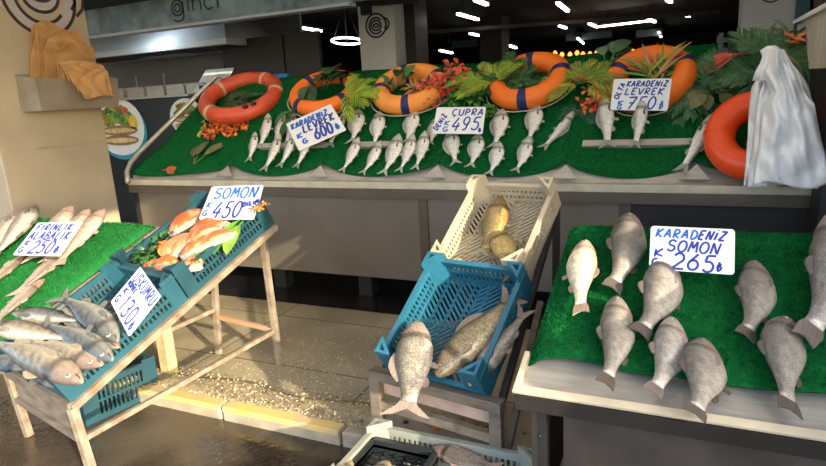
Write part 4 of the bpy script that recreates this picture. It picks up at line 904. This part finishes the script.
def green(name, kind, u, v, label, cat, n, size, cols, **k):
    k.setdefault('c', .10); plant(name, kind, FL, u, v, label, cat, n, size, cols, group='greens in the teal crate', **k)
green('lettuce_leaf', 'broad', 247, 219, 'long light green leaf at the upper right corner of the teal crate', 'leaf', 3, .26, [LG, (.30, .52, .06)], a0=-110, a1=-75, c=.14, w=.22, lift=(.0, .1), droop=.15, spread=.03)
green('lettuce_leaf', 'broad', 200, 266, 'green leaf wedged among the front salmon slices', 'leaf', 2, .16, [MD, LG], a0=10, a1=60, c=.15, w=.3, lift=(.05, .2), spread=.02)
green('lettuce_leaf', 'broad', 197, 240, 'lime leaf tucked between the salmon slices', 'leaf', 2, .10, [LG, YG], a0=10, a1=60, c=.17, w=.35, lift=(.05, .2), spread=.02)
green('dill_bunch', 'curly', 160, 262, 'dark dill and parsley sprigs at the left of the teal crate', 'herbs', 16, .16, [DK, MD, (.05, .14, .05)], c=.06, spread=.13)
green('dill_bunch', 'fern', 172, 240, 'fern twigs along the far side of the teal crate', 'herbs', 7, .22, [DK, MD], c=.08, a0=40, a1=200)
green('orange_leaves', 'broad', 160, 249, 'orange dried leaves on the greens in the teal crate', 'leaves', 7, .15, [OR, (.75, .33, .06), (.6, .25, .05)], c=.12, a0=120, a1=240, w=.22, lift=(.05, .25), spread=.07)
def pepper(u, v, rot, lb, s=.05):
    a, e = FL.inv(u, v, .09); T = FL.mat(a, e, .09) @ Matrix.Rotation(math.radians(rot), 4, 'Z'); root = thing('red_pepper', None, lb, 'pepper', 'red peppers in the teal crate', M=T)
    b = MB(); b.c = (.80, .09, .03); b.tube([(0, -s, .02), (0, -s*.6, .024), (0, 0, .026), (.01, s*.8, .024), (.02, s*1.4, .02)], [.006, s*.42, s*.5, s*.3, .004], 12); link_mesh('fruit', b.mesh('pepper_fruit', M['flesh']), root)
    b = MB(); b.c = (.15, .35, .06); b.tube([(0, -s, .02), (-.006, -s*1.4, .028)], [.006, .004], 6); link_mesh('stem', b.mesh('pepper_stem', M['leaf']), root)
for u, v, r_, lb in [(150, 270, 20, 'red pepper at the left end of the small row in the teal crate'), (156, 267, -30, 'red pepper in the middle of the small row in the teal crate'), (162, 271, 60, 'red pepper nearest the pink salmon strip'), (152, 276, -70, 'red pepper at the front edge of the teal crate')]: pepper(u, v, r_, lb)
green('shrimp_shell', 'flower', 262, 208, 'orange brown shell pieces on the back corner of the teal crate', 'shrimp', 5, .05, [OR, BR, (.7, .3, .12)], c=.19, a0=150, a1=330, lift=(.1, .5), spread=.02)
# ------------------------------------------------------------------ plant crates on the top right of the bed
def box_crate(F, u0, u1, v0, v1, c, depth, m, label):
    A0 = F.w(*F.inv(u0, v1, c), c); A1 = F.w(*F.inv(u1, v1, c), c); h = abs(aty(u0, v0, A0[1])[2]-A0[2]); w = A1[0]-A0[0]
    root = thing('plant_crate', A0, label, 'crate', 'dark plant crates'); o = A0
    def pl(name, c_, s_): b = MB(); b.box(c_, s_); b.build(name, m, root)
    def slat_side(name, p0, p1):
        b = MB(); p0 = np.array(p0, float); p1 = np.array(p1, float); n = max(3, int(np.linalg.norm(p1-p0)/.05)); z = np.array([0, 0, 1.0])
        b.bar(p0+z*.015, p1+z*.015, .012, .03); b.bar(p0+z*(h-.015), p1+z*(h-.015), .02, .03); b.bar(p0+z*h*.5, p1+z*h*.5, .012, h*.4)
        for i in range(n+1): q = p0+(p1-p0)*i/n; b.bar(q, q+z*h, .012, .012, (0, 1, 0))
        b.build(name, m, root)
    q0, q1, q2, q3 = o, o+np.array([w, 0, 0]), o+np.array([w, depth, 0]), o+np.array([0, depth, 0])
    slat_side('side', q0, q1); slat_side('side', q1, q2); slat_side('side', q3, q2); slat_side('side', q0, q3)
    pl('base', o+np.array([w/2, depth/2, .01]), (w, depth, .012))
    for q in (q0, q1, q2, q3): pl('corner_post', q+np.array([0, 0, h/2+.015]), (.03, .03, h+.03))
    return root
box_crate(FC, 735, 800, 73, 86, .10, .30, M['black_crate'], 'dark plastic crate low on the turf at the right, filled with palm leaves')
box_crate(FC, 719, 765, 38, 72, .02, .34, M['black_crate'], 'taller dark grey crate behind the palm leaves at the top right of the counter')
for u, v, n, s, cols, lb in [(760, 72, 14, .36, [(.05, .16, .06), (.08, .21, .08), (.03, .10, .04)], 'large palm fronds spilling left from the plant crates'), (785, 60, 12, .30, [(.04, .14, .05), (.08, .19, .08)], 'palm fronds piled beside the hanging white bags')]:
    plant('palm_bunch', 'palm', FC, u, v, lb, 'plant', n, s, cols, 20, 330, c=.22, droop=.25)
plant('leaf_bunch', 'spiky', FC, 770, 52, 'brownish green leaf bundle lying on top of the plant crates', 'plant', 24, .24, [OL, (.10, .12, .04), (.18, .15, .06), MD], 0, 360, c=.22, w=.2, spread=.14)
plant('red_leaf', 'broad', FC, 745, 55, 'red banana shaped leaf on the top right plant crates', 'leaf', 2, .24, [(.55, .06, .05), (.45, .10, .05)], 185, 215, c=.30, w=.22, lift=(.0, .1), spread=.03)
plant('orange_flower', 'spiky', FC, 794, 44, 'small orange flower at the top of the plant crates', 'flower', 8, .10, [OR, (.9, .3, .08)], 0, 360, c=.24, w=.6, lift=(.5, 1.5))
# ------------------------------------------------------------------ whitewashed board with the hanging white bags
pa = atx(797, 24, xe); pb = atx(828, 6, xe); zb = 1.60
wb = thing('wooden_board', (xe, (pa[1]+pb[1])/2, zb), 'whitewashed upright plank at the right end of the counter with bags tied to it', 'plank')
b = MB(); ztop = pa[2]+.0
ym = pa[1]-.45*(pa[1]-ya)
for (q0, q1, dz) in ((pa[1], ym+.004, 0), (ym-.004, ya-.2, .0)):
    b.box((xe+.03, (q0+q1)/2, (zb+ztop)/2), (.055, abs(q0-q1), ztop-zb))
b.build('planks', M['plank_white'], wb, bevel=.003)
b = MB(); b.bar((xe+.02, pa[1]+.01, ztop+.012), (xe+.02, ya-.2, ztop+.012), .09, .024); b.build('top_strip', M['white_sign'], wb)
b = MB(); h0 = atx(771, 72, xe-.01); b.tube([h0+np.array([.02, 0, .06]), h0+np.array([-.03, 0, .055]), h0+np.array([-.05, -.01, .02]), h0+np.array([-.04, -.02, -.01])], .006, 8); b.build('hook', M['dark'], wb)
hy = 3.70
bg = thing('plastic_bag_bundle', aty(785, 184, hy), 'bundle of white plastic carrier bags hanging from the whitewashed plank', 'plastic bags')
def bag(y, dl, ph, amp, sh):
    KY_ = [50, 62, 72, 80+sh, 87+sh, 104, 140, 184]; KL = [771, 768, 763, 755+dl, 751+dl, 749+dl, 747+dl*.8, 743+dl*.6]; KR = [783, 790, 798, 804, 808, 813, 821, 829]
    def surf(sgn):
        def fn(u, v):
            yy = 50+134*v; l = np.interp(yy, KY_, KL); r = np.interp(yy, KY_, KR); p = aty(l+(r-l)*u, yy+3*math.sin(u*7+ph)*v, y)
            wr = .018*math.sin(u*15+ph+v*2.5)*(1.15-v)+.012*math.sin(u*27+ph*2-v*6)*(1-v*.5)+.010*math.sin(v*15+u*11+ph)*v+.006*math.sin(v*31-u*19+ph*3)+.016*abs(math.sin(u*6+v*5+ph))+.012*abs(math.sin(u*11-v*8+ph*2))+.008*abs(math.sin(v*12+u*3+ph))
            bulge = math.sin(math.pi*u)**.5*(.25+.75*math.sin(math.pi*min(1, v*.85+.1))**.6)*amp
            return p+np.array([0, -sgn*bulge-wr, 0])
        return fn
    b = MB(); b.grid(surf(1), 60, 50); b.grid(surf(-.3), 30, 20); b.build('bag', M['plastic'], bg, recalc=False, solid=.002)
bag(hy+.12, 0, .3, .06, 0); bag(hy+.04, 7, 1.7, .07, 6); bag(hy-.05, 15, 3.1, .09, 13)
b = MB(); kn = aty(769, 76, hy-.03)
b.loft([[kn+np.array([math.cos(a_)*r_*(1+.3*math.sin(a_*5)), math.sin(a_)*r_*.7, z_]) for a_ in [k*2*math.pi/20 for k in range(20)]] for z_, r_ in ((-.02, .06), (.03, .05), (.07, .035), (.10, .03), (.13, .04), (.15, .015))]); b.build('gathered_neck', M['plastic'], bg)
# ------------------------------------------------------------------ paper bag holder on the near pillar
hA, hB = atx(34, 78, XP+.22), atx(117, 77, XP+.22); hz0, hz1 = atx(38, 111, XP+.20)[2], hA[2]
hy0, hy1 = hA[1], hB[1]
ph_ = thing('paper_bag_holder', (XP, (hy0+hy1)/2, hz0), 'open metal box fixed to the cream pillar, holding brown paper bags', 'holder')
def hpan(name, P, nrm): b = MB(); b.prism(P, nrm, .006); b.build(name, M['steel_warm'], ph_)
M['steel_warm'] = mat('dull_steel', (.40, .36, .30), .45, .5, noise=.3, nscale=5)
F0, F1 = XP+.004, XP+.22; Fb = XP+.20
hpan('front', [(F1, hy0, hz1), (F1, hy1, hz1), (Fb, hy1-.02, hz0), (Fb, hy0+.02, hz0)], (1, 0, 0))
hpan('side', [(F0, hy0, hz1+.03), (F1, hy0, hz1), (Fb, hy0+.02, hz0), (F0, hy0+.02, hz0)], (0, 1, 0))
hpan('side', [(F0, hy1, hz1+.03), (F1, hy1, hz1), (Fb, hy1-.02, hz0), (F0, hy1-.02, hz0)], (0, -1, 0))
hpan('back', [(F0, hy0, hz1+.04), (F0, hy1, hz1+.04), (F0, hy1, hz0), (F0, hy0, hz0)], (1, 0, 0))
hpan('base', [(F0, hy0, hz0), (F0, hy1, hz0), (Fb, hy1-.02, hz0), (Fb, hy0+.02, hz0)], (0, 0, 1))
cyb = (hy0+hy1)/2
pt = atx(63, 26, XP+.10)
for k in range(11):
    f = k/10.0; x0_ = XP+.03+.16*f
    # each bag stands in the box and leans / folds forward more the nearer the front it is
    H = (pt[2]-hz0)*(1.0-.45*f); wb_ = (hy1-hy0)*(.62+.10*math.sin(k*2.1)); yc = cyb+.05*(f-.3)-.02*math.sin(k*1.3); ph = k*1.7
    if k >= 7:
        def fn(u, v, k=k, ph=ph):
            j = k-7; y = cyb+.03+.012*j+(u-.5)*(hy1-hy0)*(.52-.03*j)*(1-.25*max(0, v-.5)); w_ = .012*math.sin(u*8+ph)+.008*math.sin(v*13+u*5+ph)
            x = np.interp(v, [0, .5, .62, 1], [XP+.17, F1-.01, F1+.035+.012*j, F1+.055+.018*j]); z = np.interp(v, [0, .5, .62, 1], [hz0+.05, hz1+.035+.03*(3-j), hz1+.02+.03*(3-j), hz1-.16+.045*(3-j)])
            return np.array([x+abs(w_), y, z+.012*math.sin(u*5+ph)])
    else:
        def fn(u, v, x0_=x0_, H=H, wb_=wb_, yc=yc, ph=ph, f=f):
            ww = wb_*(1.15-.42*v**1.4); y = yc+(u-.5)*ww+.05*v*math.sin(ph)
            return np.array([x0_+.10*f*v**2+.012*math.sin(u*9+ph+v*6)*v+.010*math.sin(v*15+ph)*v, y, hz0+.02+H*v+(.03*math.sin(u*5+ph)-.05*abs(u-.55))*v])
    b = MB(); b.grid(fn, 14, 14, False); o = b.build('paper_bag', M['kraft'], recalc=False, solid=.006)
    tag(o, 'brown kraft paper bag in the fanned bundle in the metal box on the cream pillar', 'paper bag', 'kraft paper bags in the metal box')

# ------------------------------------------------------------------ kitchen corner behind the left end
KYD = 6.0
def span(u0, u1, v0, v1, y): a = aty(u0, v1, y); c_ = aty(u1, v0, y); return a[0], c_[0], a[2], c_[2]
x0, _, z0, z1 = span(96, 230, 92, 150, KYD); x1 = aty(226, 80, 6.6)[0]-.06
kc = thing('cooking_counter', ((x0+x1)/2, KYD+.4, 0), 'black fronted cooking counter with steel trays behind the guard rail', 'counter')
x0 -= .6
b = MB(); b.box(((x0+x1)/2, KYD+.4, z1/2), (x1-x0, .8, z1-.02)); b.build('cabinet', M['poster_black'], kc)
b = MB(); b.box(((x0+x1)/2, KYD+.38, z1), (x1-x0, .88, .03)); b.build('worktop', M['steel'], kc)
for i in range(6):
    u = 104+i*20; p = aty(u, 94, KYD+.2); b = MB(); w = .30
    t_ = thing('steel_tray', (p[0], KYD+.2, z1+.02), 'steel food tray on the cooking counter, number %s from the left' % ['one', 'two', 'three', 'four', 'five', 'six'][i], 'tray', 'steel trays on the cooking counter')
    for (dx, dy, sx, sy) in ((0, -.14, w, .012), (0, .14, w, .012), (-w/2, 0, .012, .28), (w/2, 0, .012, .28)): b.box((p[0]+dx, KYD+.2+dy, z1+.075), (sx, sy, .12))
    b.box((p[0], KYD+.2, z1+.02), (w, .28, .01)); b.build('pan', M['steel'], t_); b = MB(); b.box((p[0], KYD+.05, z1+.137), (w+.03, .03, .012)); b.build('rim', M['steel'], t_)
kl = thing('ceiling_lamp', (-6.4, 5.95, 2.73), 'added fill lamp, unseen behind the fascia sign in front of the extractor hood', 'ceiling lamp')  # unseen lamp added to brighten the hood and cooking corner
b = MB(); b.loft([[np.array([-6.4+r_*math.cos(t), 5.95+r_*math.sin(t), z_+.11]) for t in [q*2*math.pi/20 for q in range(20)]] for z_, r_ in ((2.50, .16), (2.56, .13), (2.62, .04))], cap=False); b.build('fill_lamp_shade', M['dark'], kl, solid=.004)
b = MB(); b.tube([(-6.4, 5.95, 2.58), (-6.4, 5.95, 2.61), (-6.4, 5.95, 2.67)], [.02, .035, .015], 12); b.build('bulb', M['lamp'], kl)
b = MB(); b.tube([(-6.4, 5.95, 2.73), (-6.4, 5.95, 2.80)], .008, 6); b.build('hanger', M['dark'], kl)
kp = bpy.data.objects.new('bulb_light', bpy.data.lights.new('bulb_light', 'POINT')); COL.objects.link(kp); kp.location = (-6.4, 5.95, 2.53); kp.data.energy = 13; kp.data.shadow_soft_size = .06; kp.data.color = (.9, .96, 1.0)  # point light of the added lamp, fills the cooking corner
# printed plates on the counter front
def plate_poster(u, v, rpx, lb, m_seed):
    r_ = random.Random(m_seed); c_ = aty(u, v, KYD-.012); R_ = aty(u+rpx, v, KYD)[0]-c_[0]
    root = thing('food_poster', c_, lb, 'poster')
    def disc(name, rx, rz, y, m, dx=0, dz=0, n=28):
        b = MB(); b.prism([(c_[0]+dx+rx*math.cos(2*math.pi*k/n), y, c_[2]+dz+rz*math.sin(2*math.pi*k/n)) for k in range(n)], (0, 1, 0), .003); b.build(name, m, root)
    disc('backing', R_*1.02, R_*.84, c_[1], M['print_blue'], dx=.03, dz=-.05)
    disc('plate', R_, R_*.82, c_[1]-.004, M['white_sign']); 
    b = MB(); 
    for k in range(110):
        a_ = r_.uniform(.1, math.pi-.1); q = r_.uniform(.2, .78); b.c = vary(r_.choice([(.10, .30, .04), (.05, .18, .03), (.2, .4, .06), (.6, .12, .05)]), .3)
        p = np.array([c_[0]+R_*q*math.cos(a_), c_[1]-.008-.002*r_.random(), c_[2]+R_*.66*q*math.sin(a_)+.02]); s_ = R_*.11
        b.add([p+np.array([s_*math.cos(t), 0, s_*math.sin(t)]) for t in [r_.uniform(0, 1)+2*math.pi*j/5 for j in range(5)]], [(0, 1, 2, 3, 4)])
    b.build('salad_print', M['leaf'], root, recalc=False)
    for j in range(2):
        b = MB(); b.c = (.34, .20, .09); dz = -R_*(.10+.28*j); b.prism([(c_[0]+R_*.74*math.cos(t), c_[1]-.012, c_[2]+dz+R_*.15*math.sin(t)) for t in [2*math.pi*k/18 for k in range(18)]], (0, 1, 0), .003)
        b.c = (.72, .55, .30); b.prism([(c_[0]+R_*.66*math.cos(t), c_[1]-.0135, c_[2]+dz+R_*.07*math.sin(t)) for t in [2*math.pi*k/18 for k in range(18)]], (0, 1, 0), .002); b.build('fish_print', M['leaf'], root)
    b = MB(); b.c = (.85, .65, .08); b.prism([(c_[0]+R_*.62+R_*.17*math.cos(t), c_[1]-.012, c_[2]+R_*.12+R_*.2*math.sin(t)) for t in [2*math.pi*k/14 for k in range(14)]], (0, 1, 0), .003); b.build('lemon_print', M['leaf'], root)
M['print_blue'] = mat('poster_blue', (.03, .28, .42), .4)
plate_poster(119, 127, 26, 'printed plate of grilled fish, salad and lemon on the black counter front beside the pillar', 3)
plate_poster(187, 117, 18, 'smaller printed plate of food half hidden behind the guard rail', 5)
# pale sheets on the cooking counter
p = aty(212, 84, KYD+.1); b = MB(); b.prism([(p[0]-.22, KYD-.02, z1+.03), (p[0]+.25, KYD-.02, z1+.03), (p[0]+.28, KYD+.22, z1+.30), (p[0]-.18, KYD+.22, z1+.30)], (0, .7, -.6), .01)
tag(b.build('paper_sheet', M['hood']), 'pale sheet leaning on the cooking counter near the top of the guard rail', 'sheet')
p0, p1 = aty(222, 77, 4.96), aty(288, 73, 4.96); zz = FC.w(1.285, 0, 0)[2]+.02; p0[2] = p1[2] = zz; b = MB(); b.bar(p0, p1, .05, .045); tag(b.build('blue_tray', mat('blue_plastic', (.02, .16, .45), .4), bevel=.006), 'blue plastic tray edge showing behind the faded red life ring', 'tray')
# splash wall, hood and duct
a = aty(60, 95, 7.2); d = aty(300, 95, 7.2); b = MB(); b.box(((a[0]+d[0])/2-.5, 7.24, 1.4), (d[0]-a[0]+1.2, .05, 2.8)); ws = struct(b.build('wall_kitchen', M['wall_grey']))
for u in (135, 163):
    q = aty(u, 70, 7.2); b = MB(); b.box((q[0], 7.2, 1.75), (.02, .02, .7)); b.build('pipe', M['hood'], ws)
hd_ = thing('extractor_hood', aty(160, 45, 6.3), 'grey steel extractor hood over the cooking counter', 'hood')
hx0, hx1 = aty(60, 40, 6.2)[0], aty(226, 40, 6.2)[0]; hzb, hzt = aty(160, 51, 6.2)[2], aty(150, 27, 6.2)[2]
b = MB(); V = [(hx0, 6.2, hzb), (hx1, 6.2, hzb), (hx1, 7.2, hzb), (hx0, 7.2, hzb), (hx0, 6.2, hzb+.07), (hx1, 6.2, hzb+.07), (hx1, 7.2, hzb+.07), (hx0, 7.2, hzb+.07)]
b.add(V, [(0, 3, 2, 1), (0, 1, 5, 4), (1, 2, 6, 5), (2, 3, 7, 6), (3, 0, 4, 7)])
V2 = [(hx0, 6.2, hzb+.07), (hx1, 6.2, hzb+.07), (hx1, 7.2, hzb+.07), (hx0, 7.2, hzb+.07), (hx0+.3, 6.55, hzt+.1), (hx1-.3, 6.55, hzt+.1), (hx1-.3, 7.2, hzt+.1), (hx0+.3, 7.2, hzt+.1)]
b.add(V2, [(0, 1, 5, 4), (1, 2, 6, 5), (3, 0, 4, 7), (4, 5, 6, 7)]); b.build('canopy', M['hood'], hd_)
b = MB(); q = aty(190, 20, 6.6); b.box(((hx0+hx1)/2, 6.85, 2.55), (.9, .5, .5)); b.build('duct', M['hood'], hd_)
b = MB(); b.box(((hx0+hx1)/2, 6.55, hzb-.005), (hx1-hx0-.2, .5, .02)); b.build('filter', M['dark'], hd_)
# fascia with the printed sign above the opening
fx0, fx1 = aty(60, 10, 5.7)[0], aty(352, 2, 5.7)[0]; fzb = aty(260, 15, 5.7)[2]
b = MB(); b.box(((fx0+fx1)/2, 5.75, fzb+.27), (fx1-fx0, .06, .54)); 
fs = tag(b.build('fascia_sign', mat('fascia_print', (.28, .42, .46), .4, noise=.6, nscale=5, col2=(.10, .14, .16), detail=8)), 'blue grey printed fascia sign above the cooking corner', 'sign')
b = MB(); b.box(((fx0+fx1)/2, 5.70, fzb-.015), (fx1-fx0, .16, .03)); b.build('lower_edge', M['hood'], fs)
q = aty(172, 14, 5.71); hgt = .15
b = MB()
def pf(x, y, t): return np.array([q[0]+x, 5.715-t, q[2]+y])
lw = .02
ribbon(b, fn_tube_loop(.09, .06, .085, .085), pf, lw); ribbon(b, fn_tube_loop(.09, .06, .045, .045), pf, lw); ribbon(b, [(.175, .12), (.175, -.05)]+fn_tube_loop(.09, -.04, .085, .05, a0=0, a1=-2.6), pf, lw)
ribbon(b, [(.26, .0), (.26, .13)], pf, lw)
ribbon(b, [(.33, 0), (.33, .13)]+fn_tube_loop(.39, .07, .06, .06, a0=2.6, a1=0, n=12)+[(.45, 0)], pf, lw)
ribbon(b, fn_tube_loop(.57, .065, .065, .065, a0=.8, a1=5.5), pf, lw)
ribbon(b, [(.70, 0), (.70, .13)], pf, lw)
b.build('lettering', M['emblem_black'], fs)
# ------------------------------------------------------------------ dark hall: lamps, beams, far counter lights
def lamp_bar(u0, v0, u1, v1, z, lb, w=.05):
    p, q = atz(u0, v0, z), atz(u1, v1, z); root = thing('ceiling_lamp', (p+q)/2, lb, 'ceiling lamp', 'tube lamps in the dark hall')
    b = MB(); b.bar(p, q, w, .03); b.build('tube', M['lamp'], root)
    b = MB(); b.bar(p+np.array([0, 0, .035]), q+np.array([0, 0, .035]), w+.02, .035); b.build('housing', M['dark'], root)
    for k in (.2, .8): b = MB(); b.tube([p+(q-p)*k+np.array([0, 0, .03]), np.array([*(p+(q-p)*k)[:2], 2.86])], .008, 5); b.build('hanger', M['dark'], root)
ZL = 2.6
for a in [(284, 25, 321, 31, 'long tube lamp left of the grey column, over the dark hall'), (458, 14, 478, 19.5, 'tube lamp just right of the grey column'), (475, 0, 487, 4.5, 'tube lamp at the top edge, above the 495 sign'), (557.5, 3, 568, 11, 'bright slanting tube lamp at top centre of the hall'),
          (470, 33.5, 479, 35.5, 'short tube lamp low in the hall left of the dark pillar'), (509, 45.5, 516, 48, 'short tube lamp just right of the dark pillar'), (559.5, 26, 566, 28, 'small tube lamp right of the centre of the hall'), (577.5, 38, 583.5, 43.5, 'small slanting lamp above the amber lights'),
          (589, 23.5, 597, 27, 'short end of the angular lamp at the right of the hall'), (597, 27, 652, 20.5, 'long arm of the angular lamp at the right of the hall'), (648, 18.5, 655, 22, 'bright far end of the angular lamp'), (658.5, 32, 661, 37, 'small lamp right of the angular one'), (667, 0, 671, 2, 'lamp cut by the top edge at the right'), (685, 15, 689, 16.5, 'small lamp near the right column'), (440, 50.5, 452, 53, 'dim tube lamp low beside the brown column')]:
    lamp_bar(a[0], a[1], a[2], a[3], ZL if a[1] < 40 else 2.35, a[4], .045)
p = atz(347, 41, 2.35); R_ = np.linalg.norm(atz(332, 41, 2.35)-atz(362, 40, 2.35))/2
rl = thing('ring_lamp', p, 'round ring shaped lamp hanging left of the grey column', 'ceiling lamp')
b = MB(); b.arc(R_, .014, 0, 2*math.pi, 40, 8); b.v = [(v[0]+p[0], v[1]*.99+p[1], v[2]-v[1]*.14+p[2]) for v in b.v]; b.build('ring', M['lamp'], rl)
for k in range(3): b = MB(); b.tube([p+np.array([R_*math.cos(k*2.1), R_*math.sin(k*2.1), .01]), np.array([p[0], p[1], 2.86])], .006, 5); b.build('hanger', M['dark'], rl)
b = MB(); b.bar(aty(398, 34, 9), aty(720, 12, 9), .05, .05); tag(b.build('cross_beam', M['dark']), 'dark beam crossing the hall below the lamps', 'beam')
b = MB(); b.bar(aty(352, 4.5, 6.9), aty(420, 0, 6.9), .05, .06); tag(b.build('cable_duct', M['dark']), 'dark cable duct crossing the top of the grey column', 'duct')
b = MB(); b.box(aty(366, 8, 6.9), (.12, .08, .16)); tag(b.build('junction_box', M['dark']), 'dark box under the cable duct on the grey column', 'box')
n_ = 0
hb = aty(552, 58, 13.0); he = aty(720, 50, 13.0)
fc_ = thing('far_bar', ((hb[0]+he[0])/2, 13.2, 0), 'dark bar far back in the hall under the amber lights', 'bar')
b = MB(); b.box(((hb[0]+he[0])/2, 13.2, .75), (he[0]-hb[0]+1, .5, 1.5)); b.build('cabinet', M['dark'], fc_); b = MB(); b.box(((hb[0]+he[0])/2, 13.15, 1.51), (he[0]-hb[0]+1.1, .62, .04)); b.build('worktop', M['glass_dark'], fc_)
AM = [555, 562, 570, 577, 583, 590, 597, 604, 611, 633, 642, 655, 664, 671, 678]
for i, u in enumerate(AM):
    p = aty(u, 54 - (u-555)*.02+(.8 if i % 3 else -.6), 13.0); root = thing('amber_light', p, 'small amber light in the row far back in the dark hall', 'light', 'amber lights at the far bar')
    b = MB(); b.tube([p-np.array([0, 0, .05]), p, p+np.array([0, 0, .05])], [.02, .05, .02], 10); b.build('bulb', M['bulb'], root); b = MB(); b.tube([p-np.array([0, 0, .05]), np.array([p[0], p[1], 1.5])], .008, 5); b.build('stem', M['dark'], root)
for u0, u1, v, y, lb in [(452, 478, 45, 14, 'bluish glass panel left of the dark pillar'), (566, 612, 38, 15.5, 'bluish glass panel behind the amber lights'), (636, 662, 34, 15.5, 'bluish glass panel at the right of the hall')]:
    a, d = aty(u0, v, y), aty(u1, v, y); b = MB(); b.box(((a[0]+d[0])/2, y, a[2]), (d[0]-a[0], .04, .16)); gp_ = tag(b.build('glass_panel', mat('blue_glass', (.10, .17, .20), .2)), lb, 'panel')
    for x_ in (a[0]+.1, d[0]-.1): b = MB(); b.tube([(x_, y, a[2]), (x_, y, 2.86)], .012, 6); b.build('hanger', M['dark'], gp_)
a = aty(802, 10, 6.1); b = MB(); b.box((a[0]+.02, 6.15, 1.6), (.12, .05, 2.4)); tag(b.build('door_frame', mat('teal_frame', (.01, .09, .11), .4)), 'teal upright strip beside the cream column at the top right', 'frame')
a = aty(811, 8, 6.1); b = MB(); b.box((a[0]+.02, 6.15, 1.6), (.05, .05, 2.4)); tag(b.build('door_frame', mat('maroon_frame', (.13, .02, .02), .4)), 'maroon upright strip at the top right corner', 'frame')

# ------------------------------------------------------------------ crates in the foreground gutter
FG = Frame((0, 0, -.07), (0, 1, 0), (1, 0, 0))
rimz = .14
cl_ = atz(377, 432, rimz); cr_ = atz(536, 464, rimz); wG = cr_[0]-cl_[0]; yG = (cl_[1]+cr_[1])/2
crate(FG, yG-.42, cl_[0], .42, wG, .24, M['grey_crate'], 'fish_crate', 'pale grey ventilated crate in the gutter at the bottom of the photo', 'crate', 'crates in the gutter', lattice='sq', post_h=.035)
crate(FG, yG-.40, cl_[0]-.02+.03, .34, .30, .06, M['black_crate'], 'fish_basket', 'small black ventilated basket sitting inside the pale grey crate', 'basket', None, lattice='sq', post_h=.0, posts=False, c0=.155)
pk = Frame((0, 0, .10), (0, 1, 0), (1, 0, 0))
fish(pk, (433, 449), (500, 470), 'pink and white fish head sticking out of the pale grey crate', 'carp', 'lake_trout', c=.01, wide=1.4, cat='fish')
fish(pk, (350, 460), (325, 500), 'brownish fish at the left in the black basket', 'carp', 'carp', c=.03, wide=1.5)
fish(pk, (388, 461), (362, 500), 'brownish fish at the right in the black basket', 'carp', 'carp', c=.03, wide=1.5)
# green crate standing below the left stand
FU = Frame((0, 0, -.075), (.26, 1.17, 0), (-.976, .217, 0)); q = atz(92, 428, -.075); s_ = np.array([q@FU.d, q@FU.e])
crate(FU, s_[0], s_[1]+.05, .42, .5, .22, M['teal_crate'], 'fish_crate', 'dark green empty crate on the ground under the left stand', 'crate', None, lattice='sq', post_h=.02)
# perforated metal strip lying along the kerb under the middle stand
p0, p1 = atz(392, 414, .03), atz(545, 448, .03); b = MB(); b.bar((p0[0], p0[1]-.05, .025), (p1[0]+.1, p0[1]-.05, .025), .16, .012); st_ = tag(b.build('metal_strip', M['steel_warm']), 'perforated metal strip lying along the kerb under the middle stand', 'strip')
for k in range(5): b = MB(); b.tube([(p0[0]+.1+k*.17, p0[1]-.05, .032), (p0[0]+.1+k*.17, p0[1]-.05, .034)], .016, 12); b.build('hole', M['black'], st_)
p = atz(432, 428, .06); b = MB(); b.c = OR; lf(b, p, (1, .3, .1), (0, 0, 1), .05, .04, .3); tag(b.build('fallen_leaf', M['leaf'], recalc=False, solid=.001), 'small orange leaf on the grit under the middle stand', 'leaf')
# scattered scales and pebbles nobody could count
b = MB()
for _ in range(900):
    x = random.gauss(-1.9, .55); y = KY+.2+abs(random.gauss(0, .55)); s_ = random.uniform(.002, .006); a_ = random.uniform(0, 6.28)
    if x > -.9 or x < -3.2 or y > 3.6: continue
    b.add([(x+s_*math.cos(a_+t), y+s_*math.sin(a_+t), .003+.001*math.sin(t)) for t in (0, 1.6, 3.1, 4.7)], [(0, 1, 2, 3)])
o = b.build('fish_scales', M['flake'], recalc=False, solid=.001); tag(o, 'white fish scales and ice crumbs scattered over the pavement slabs', 'fish scales', kind='stuff')
b = MB()
for _ in range(2600):
    x = random.uniform(-4.6, .6); y = KY+.05+random.random()**1.3*.24; s_ = random.uniform(.003, .011); a_ = random.uniform(0, 6.28); zz = .012
    b.c = vary(random.choice([(.42, .32, .17), (.26, .19, .10), (.48, .40, .24), (.14, .11, .07)]), .2)
    b.add([(x+s_*math.cos(a_), y+s_*math.sin(a_), zz), (x+s_*math.cos(a_+2), y+s_*math.sin(a_+2), zz), (x+s_*math.cos(a_+4), y+s_*math.sin(a_+4), zz), (x, y, zz+s_*.9)], [(0, 1, 3), (1, 2, 3), (2, 0, 3), (0, 2, 1)])
o = b.build('grit', M['leaf'], recalc=False); tag(o, 'sandy grit and crumbs along the pavement edge behind the yellow kerb', 'grit', kind='stuff')
